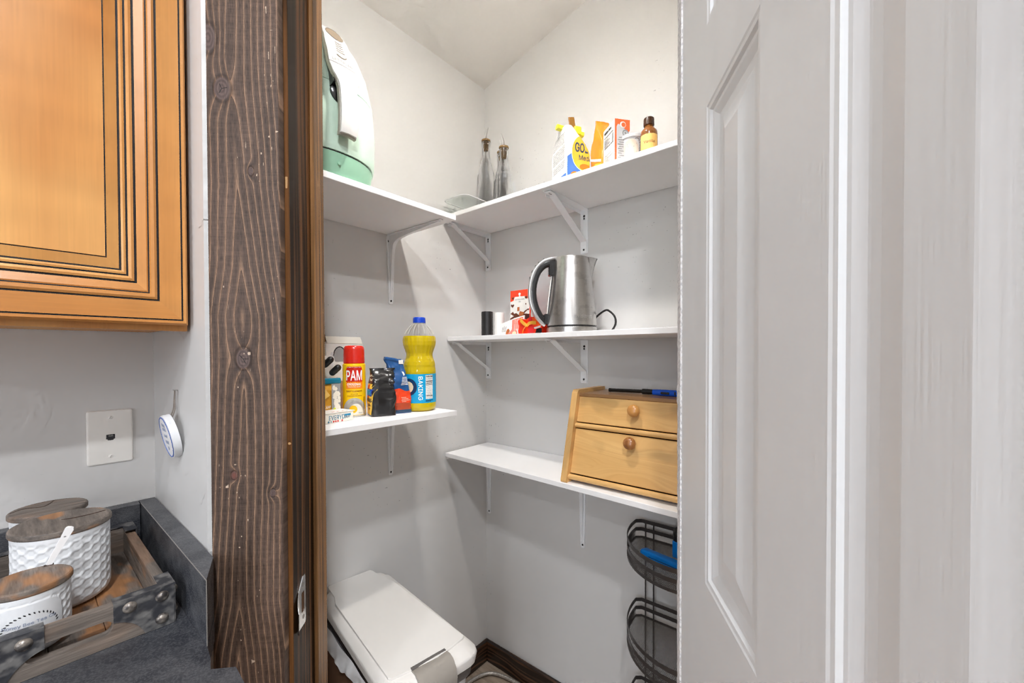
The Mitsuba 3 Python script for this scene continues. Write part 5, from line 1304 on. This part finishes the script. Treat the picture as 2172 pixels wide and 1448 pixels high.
for s_, z in (('BLACK LEAF', .030), ('BLACK TEA', .020), ('THE NOIR EN', .0095)):
    m_ = txt(s_, .0066, None, .0003, True, sx=.86); m_.apply_translation([.0535 - m_.bounds[1, 0] if s_ != 'BLACK TEA' else .040 - m_.bounds[1, 0], z, .0003])
    add('lettering', tf(m_, FT), 'ink_white', t, smooth=False)
ck = thing('bag_clip', 'teal blue bag clip with black grips on the tea pouch', 'clip')
c0 = TA + TD * .043 + TB * .022 + V(0, 0, .100)
add('bar', sweep(np.array([c0 - TD * .052, c0 + TD * .05]), np.array(rpoly(.022, .016, .004, 4).exterior.coords[:-1])), 'teal_clip', ck, smooth=40)
add('jaw', tf(cbox((-.012, -.014, .006), (.020, .006, .026), .003), frame(c0 + TD * .010, TD, TB, (0, 0, 1))), 'teal_clip', ck)
for dx, dz, dy in ((-.020, .052, 0), (-.038, .030, .008), (.006, .050, 0)):
    ga = V(-.42, .62, .66); ga /= np.linalg.norm(ga); gx = np.cross(ga, (0, 0, 1)); gx /= np.linalg.norm(gx)
    cp0 = trimesh.creation.capsule(.020, .0088, count=[16, 16]); cp0.apply_translation([0, 0, -.010 - cp0.bounds[:, 2].mean() + .010])
    add('grip', tf(cp0, frame(c0 + TD * dx + V(0, dy, dz), gx, np.cross(ga, gx), ga)), 'black_matte', ck, smooth=True)

t = thing('tan_card', 'plain tan cardboard sleeve between the tea pouch and the spray can', 'box')
add('sleeve', cbox((.690, .085, Z + .0006), (.735, .113, Z + .098), .0006), 'card_tan', t, smooth=False)
add('print', cat([cbox((.700, .1131, Z + .030), (.712, .1135, Z + .0325)), cbox((.700, .1131, Z + .012), (.705, .1135, Z + .014)), cbox((.6905, .1131, Z + .0205), (.7345, .1134, Z + .0215))]), 'brown_ink', t, smooth=False)
t = thing('appliance_box', 'white open carton with a dark bulb picture behind the spray can', 'box')
add('box', cbox((.620, .012, Z + .0006), (.735, .066, Z + .205), .0008), 'card_white', t, smooth=False)
add('flap', tf(cbox((0, 0, 0), (.110, .0015, .024)), frame((.622, .066, Z + .205), (1, 0, 0), (0, .85, .53))), 'card_cream', t, smooth=False)
add('flap', tf(cbox((0, 0, 0), (.050, .0015, .030)), frame((.735, .014, Z + .203), (.35, 0, .94), (-.94 * 0, 1, 0))), 'cardboard', t, smooth=False)
FA_ = frame((.735, .0663, Z), (-1, 0, 0), (0, 0, 1))
bulb = affinity.translate(affinity.scale(Point(0, 0).buffer(1, 16), .017, .026), .040, .168).difference(sbox(0, .1, .2, .152))
add('print', ext(bulb, .0003, FA_), 'ink_grey', t, smooth=False, label='grey bulb picture')
add('print', ext(bulb.buffer(.003).difference(bulb).intersection(sbox(0, .168, .2, .3)), .0003, FA_), 'ink_black', t, smooth=False)
add('print', ext(Polygon([(.004, .13), (.014, .18), (.022, .18), (.02, .13)]), .0003, FA_), 'box_grey', t, smooth=False)
t = thing('carton', 'white carton behind the tea pouch, next to the doorway', 'box')
add('box', cbox((.742, .012, Z + .0006), (.860, .110, Z + .170), .0008), 'card_white', t, smooth=False)

# ------------------------------------------------------------------ bread box on the lowest shelf
Z = ZBR
t = thing('bread_box', 'honey coloured wooden bread box with two round knobs', 'bread box')
side = Polygon([(.018, 0), (.266, 0), (.2665, .006), (.2005, .262), (.192, .2715), (.020, .2715), (.018, .268)]).buffer(-.004).buffer(.004)
MXZ = lambda y: frame((0, y, Z + .0006), (1, 0, 0), (0, 0, 1), (0, -1, 0))
for y0 in (.5745, .9695):
    m = ext(side, .0195, MXZ(y0 + .0015))
    add('side_panel', m, 'bread_side', t, smooth=False)
YA, YB = .5762, .9495
sl = lambda z: .2605 - (z - 0.0) * (.066 / .262)             # outer slanted face of the sides as x(z)
def slant(z0, z1, inset, th, b=.0015):
    """A board lying along the slanted front."""
    d = V(-.066, 0, .262); d /= np.linalg.norm(d); n_ = V(d[2], 0, -d[0])
    o = V(sl(z0) - inset, YA, Z + z0); L_ = (z1 - z0) / d[2]
    return tf(cbox((0, 0, -th), (YB - YA, L_, 0), b), frame(o, (0, 1, 0), d, n_)), n_, d
m, n_, d_ = slant(.0265, .1555, .010, .012)
lo = add('lower_door', m, 'bread_lower', t, smooth=False)
m, *_ = slant(.1755, .2520, .010, .012)
dr_ = add('drawer', m, 'bread_front', t, smooth=False)
def rod(z, inset, r):
    p = V(sl(z) - inset, YA, Z + z)
    return sweep(np.array([p, p + V(0, YB - YA, 0)]), circ(r, 20), up=(0, 0, 1))
add('rail', rod(.0165, .008, .0080), 'bread_front', t, smooth=40)
add('rail', rod(.1655, .010, .0075), 'bread_front', t, smooth=40)
add('top', cbox((.020, YA, Z + .252), (sl(.252) - .008, YB, Z + .262), .001), 'bread_top', t, smooth=False)
add('back', cat([cbox((.019, YA, Z + .004), (.026, YB, Z + .251)), cbox((.026, YA, Z + .004), (.235, YB, Z + .010)), cbox((.026, YA, Z + .160), (.205, YB, Z + .166))]), 'bread_top', t, smooth=False)
def knob(par, y, z, nm):
    p = V(sl(z) - .010, y, Z + z)
    add('knob', tf(lathe([(0, 0), (.0095, 0), (.0090, .004), (.0080, .007), (.0098, .010), (.0140, .0135), (.0168, .0185), (.0172, .0225), (.0158, .0275), (.0115, .0315), (.0060, .0332), (0, .0336)], n=40), frame(p, (0, 1, 0), d_, n_)), nm, par, smooth=40)
knob(dr_, .762, .2205, 'knob_light'); knob(lo, .760, .1330, 'knob_dark')

t = thing('gas_lighter', 'long black and blue gas lighter lying on the bread box', 'lighter')
lz = Z + .2710
lp_ = lambda y: V(.108 + (y - .62) * .06, y, lz)
add('barrel', tube(np.array([lp_(.640) + V(0, 0, -.002), lp_(.762)]), .0052, 14), 'black_gloss', t)
add('nozzle', tube(np.array([lp_(.637) + V(0, 0, -.002), lp_(.643) + V(0, 0, -.002)]), .0058, 14), 'black_matte', t)
add('collar', tube(np.array([lp_(.748), lp_(.785)]), .0078, 14), 'black_matte', t)
hb = [(.780, .008, .008), (.80, .0105, .0088), (.83, .0125, .0092), (.87, .0130, .0092), (.92, .0120, .0090), (.955, .009, .0085)]
rings = [np.array([lp_(y) + V(a * math.cos(q), 0, b * math.sin(q)) for q in np.arange(24) / 24 * 2 * np.pi]) for y, a, b in hb]
hk = add('handle', loft(rings), 'lighter_blue', t, smooth=40, label='blue handle')
add('trigger', tf(rbox((-.012, -.003, -.002), (.012, .003, .004), .0018), frame(lp_(.820) + V(.0125, 0, 0), (0, 1, 0), (0, 0, 1))), 'black_matte', hk)
add('slot', tf(cbox((-.0018, -.0045, -.001), (.0018, .0045, .001)), frame(lp_(.848) + V(.0127, 0, .0005), (0, 1, 0), (0, 0, 1))), 'black_matte', hk)

# ------------------------------------------------------------------ trash bin
t = thing('trash_bin', 'white plastic trash bin with closed lid and grey front latch', 'trash bin')
BV = V(.135, .9908, 0); BU = V(.9908, -.135, 0); BO = V(.618, .004, 0)
def bring(u0, u1, v0, v1, r, z, u0b=None, u1b=None):
    """Rounded rectangle; u limits may differ at the back (v0)."""
    P = np.array(sbox(0, 0, 1, 1).exterior.coords[:-1])
    u0b = u0 if u0b is None else u0b; u1b = u1 if u1b is None else u1b
    q = Polygon([(u0b, v0), (u1b, v0), (u1, v1), (u0, v1)]).buffer(-r, join_style=2).buffer(r, quad_segs=6)
    c = np.array(q.exterior.coords[:-1])
    # resample by angle so that rings match
    L = LineString(np.vstack([c, c[:1]])); s0 = L.project(Point((u0 + u1) / 2, v1))
    pts = np.array([L.interpolate((s0 + a * L.length) % L.length).coords[0] for a in np.arange(96) / 96])
    return BO + pts[:, :1] * BU + pts[:, 1:] * BV + V(0, 0, z)
add('body', loft([bring(-.085, .095, .055, .440, .03, .004, -.075, .085), bring(-.100, .112, .032, .490, .03, .575, -.088, .098)]), 'bin_body', t, smooth=35, label='white body')
add('rim', loft([bring(-.104, .118, .022, .500, .032, .548, -.092, .104), bring(-.106, .121, .020, .503, .032, .580, -.094, .107)]), 'bin_dark', t, smooth=35, label='grey rim below the lid')
add('lid', loft([bring(-.110, .130, .012, .513, .035, .580, -.098, .112), bring(-.112, .133, .010, .517, .035, .600, -.100, .114), bring(-.109, .130, .013, .513, .034, .6065, -.097, .111), bring(-.096, .117, .020, .492, .030, .6205, -.076, .092), bring(-.080, .100, .040, .470, .026, .6215, -.066, .082)]), 'bin_white', t, smooth=30, label='off-white lid')
pts = [(.083, -.001), (-.052, -.001), (-.056, .012), (-.062, .075), (-.076, .110), (-.092, .470), (.0, .486), (.112, .470), (.100, .110), (.090, .075), (.087, .012)]
pp = Polygon(pts).buffer(-.006).buffer(.006)
def lifted(poly, z0, z1, b=.004):
    r0 = np.array(poly.exterior.coords[:-1]); n = 120
    def rs(pl):
        L = LineString(pl.exterior.coords); s0 = L.project(Point(0, .486)); return np.array([L.interpolate((s0 + a * L.length) % L.length).coords[0] for a in np.arange(n) / n])
    out = []
    for o, z in ((0, z0), (0, z1 - b), (-b * .35, z1 - b * .3), (-b * 1.2, z1)):
        p = rs(poly.buffer(o) if o else poly); out.append(BO + p[:, :1] * BU + p[:, 1:] * BV + V(0, 0, z))
    return loft(out)
k = add('lid_panel', lifted(pp, .6080, .6255, .0025), 'bin_white', t, smooth=30, label='raised lid panel')
inner_ = Polygon([(.070, .10), (-.050, .10), (-.068, .20), (-.070, .432), (.0, .448), (.088, .434), (.084, .20)]).buffer(-.006).buffer(.006)
lt = [(-.036, .455), (.054, .455), (.056, .505), (.050, .528), (-.034, .528), (-.038, .505)]
def lring(v, z, du=0): return [BO + BU * u + BV * v + V(0, 0, z) for u in (-.030 - du, .062 + du)]
lpth = [(.480, .6245), (.494, .6265), (.508, .6215), (.520, .607), (.525, .588), (.522, .562)]
A_, B_ = [], []
sec = []
for v, z in lpth:
    sec.append((v, z))
inn = [(v - .006, z - .006) for v, z in lpth]
poly = Polygon(np.vstack([sec, inn[::-1]]))
add('latch', ext(poly, .092, frame(BO + BU * (-.030), BV, (0, 0, 1), BU if np.cross(BV, (0, 0, 1)) @ BU > 0 else -BU)) if np.cross(BV, (0, 0, 1)) @ BU > 0 else tf(ext(poly, .092), frame(BO + BU * .062, BV, (0, 0, 1), -BU)), 'bin_grey', t, smooth=50, label='grey latch')
add('latch_slot', tf(cbox((-.030, .470, .6200), (.062, .4790, .6262), .001), frame(BO, BU, BV, (0, 0, 1))), 'bin_dark', t)
add('dirt_spot', tf(lathe([(0, .0004), (.0022, .0003), (.0028, 0), (0, 0)], n=9), frame(BO + BU * .090 + BV * .497 + V(0, 0, .6195), BU, BV)), 'clip_wood', k, smooth=False)
# liner hanging out under the lid on the doorway side
def liner_pt(a, b):
    v = .03 + a * .46; drop = .050 * (1 - a) + .014 + .004 * math.sin(a * 19) + .003 * math.sin(a * 43 + 1)
    f_ = math.sin(a * 37) * .5 + math.sin(a * 71 + 1) * .35
    uu = .1215 + b * (.009 + .003 * f_) + .0015 * math.sin(b * 5 + a * 20)
    return BO + BU * uu + BV * v + V(0, 0, .566 - b * drop)
g1 = grid(liner_pt, np.linspace(0, 1, 90), np.linspace(0, 1, 12))
add('liner', g1, 'liner', t, smooth=50, label='white bin liner hanging out')
t = thing('cardboard_sheet', 'brown cardboard standing between the trash bin and the doorway', 'cardboard')
add('sheet', tf(cbox((.1155, .012, .002), (.1185, .47, .545), .0005), frame(BO, BU, BV, (0, 0, 1))), 'cardboard', t, smooth=False)

# ------------------------------------------------------------------ tiered wire rack
t = thing('wire_rack', 'tiered bronze wire rack with half-round mesh baskets beside the door', 'rack')
RYC, RA, RB, RX0 = .884, .188, .232, .028
def dshape(k=0.0, n=48):
    """Half-round outline, straight back edge along y at RX0."""
    th = np.linspace(np.pi, 0, n)
    p = np.c_[RX0 + .012 + (RB - k) * np.sin(th) ** .92, RYC + (RA - k) * np.cos(th)]
    return np.vstack([[RX0 + k, RYC - RA + .014], p, [RX0 + k, RYC + RA - .014]])
def band(z, h, w=.0022):
    P = dshape(); return sweep(np.c_[P, np.full(len(P), z)], rect(w, h), closed=True)
def wires(poly, z, step=.0040, w=.0007):
    ms = []
    x0, y0, x1, y1 = poly.bounds
    for y in np.arange(y0 + step / 2, y1, step):
        s_ = LineString([(x0 - 1, y), (x1 + 1, y)]).intersection(poly)
        if s_.length > .005:
            a, b = s_.bounds[0], s_.bounds[2]; ms.append(cbox((a, y - w / 2, z - w / 2), (b, y + w / 2, z + w / 2)))
    for x in np.arange(x0 + step / 2, x1, step):
        s_ = LineString([(x, y0 - 1), (x, y1 + 1)]).intersection(poly)
        if s_.length > .005:
            a, b = s_.bounds[1], s_.bounds[3]; ms.append(cbox((x - w / 2, a, z - w / 2), (x + w / 2, b, z + w / 2)))
    return cat(ms)
flo = Polygon(dshape(.001))
outl = dshape(); cum = np.r_[0, np.cumsum(np.linalg.norm(np.diff(outl, axis=0), axis=1))]
for zt in (.803, .549, .295):
    b = add('basket_rim', band(zt - .006, .011), 'rack_bronze', t, smooth=40)
    add('band', band(zt - .032, .011), 'rack_bronze', b, smooth=40)
    add('floor_frame', cat([band(zt - .058, .007), ]), 'rack_bronze', b, smooth=40)
    add('floor_mesh', wires(flo, zt - .057), 'rack_bronze', b, smooth=False, kind='stuff')
    ms = []
    for s_ in np.arange(.03, cum[-1] - .03, .0042):
        x, y = np.interp(s_, cum, outl[:, 0]), np.interp(s_, cum, outl[:, 1])
        ms.append(cbox((x - .00045, y - .00045, zt - .057), (x + .00045, y + .00045, zt - .030)))
    for z in np.arange(zt - .054, zt - .034, .0042):
        P = dshape()[1:-1]; ms.append(sweep(np.c_[P, np.full(len(P), z)], rect(.0008, .0008), closed=False))
    add('side_mesh', cat(ms), 'rack_bronze', b, smooth=False, kind='stuff')
for y in (.722, .748, 1.020, 1.046):
    add('post', tube(np.array([(.0255, y, .012), (.0255, y, .800)]), .0024, 8), 'rack_bronze', t)
for y in (.722, 1.046):
    add('foot', cbox((.020, y - .006, 0.0), (.262, y + .006, .012), .002), 'rack_bronze', t)
zb = .7475
t = thing('utility_knife', 'long bright blue plastic tool lying in the top basket', 'tool')
a, b = V(.150, .760, zb + .013), V(.185, .935, zb + .013)
add('body', sweep(np.array([a, a + (b - a) * .06, a + (b - a) * .5, b]), np.array(rpoly(.024, .024, .007, 4).exterior.coords[:-1]), scale=[.6, 1, 1, 1]), 'bright_blue', t, smooth=40)
add('groove', sweep(np.array([a + (b - a) * .15 + V(.0122, 0, -.002), b + V(.0122, 0, -.002)]), rect(.0008, .002)), 'label_navy', t, smooth=False)
t = thing('kitchen_tool', 'black and blue kitchen tool standing in the top basket', 'tool')
c = V(.098, .848, zb)
add('body', tf(rbox((-.012, -.015, .002), (.012, .015, .050), .003), frame(c, (1, 0, 0), (0, 1, 0))), 'bright_blue', t)
add('cap', loft([np.array([c + V(.0128 * math.cos(q) * s_, .0155 * math.sin(q) * s_, z) for q in np.arange(24) / 24 * 2 * np.pi]) for z, s_ in ((.0495, 1.02), (.074, 1.02), (.084, .85), (.088, .45))]), 'black_gloss', t, smooth=50)
c = V(.118, .886, zb)
add('clip', tf(rbox((-.010, -.014, .001), (.010, .014, .078), .003), frame(c, (1, 0, 0), (0, 1, 0))), 'black_matte', t)

t = thing('steel_hose', 'braided steel hose lying on the floor in the corner', 'hose')
pth = spline([(.20, .045, .011), (.137, .049, .011), (.085, .066, .011), (.056, .095, .011), (.040, .15, .011), (.034, .222, .011), (.036, .34, .011), (.05, .46, .011)], 14)
sc_ = 1 + .05 * np.sin(np.arange(len(pth)) * 2.1)
add('hose', tube(pth, .0068, 12, scale=sc_), 'hose_steel', t, smooth=60)
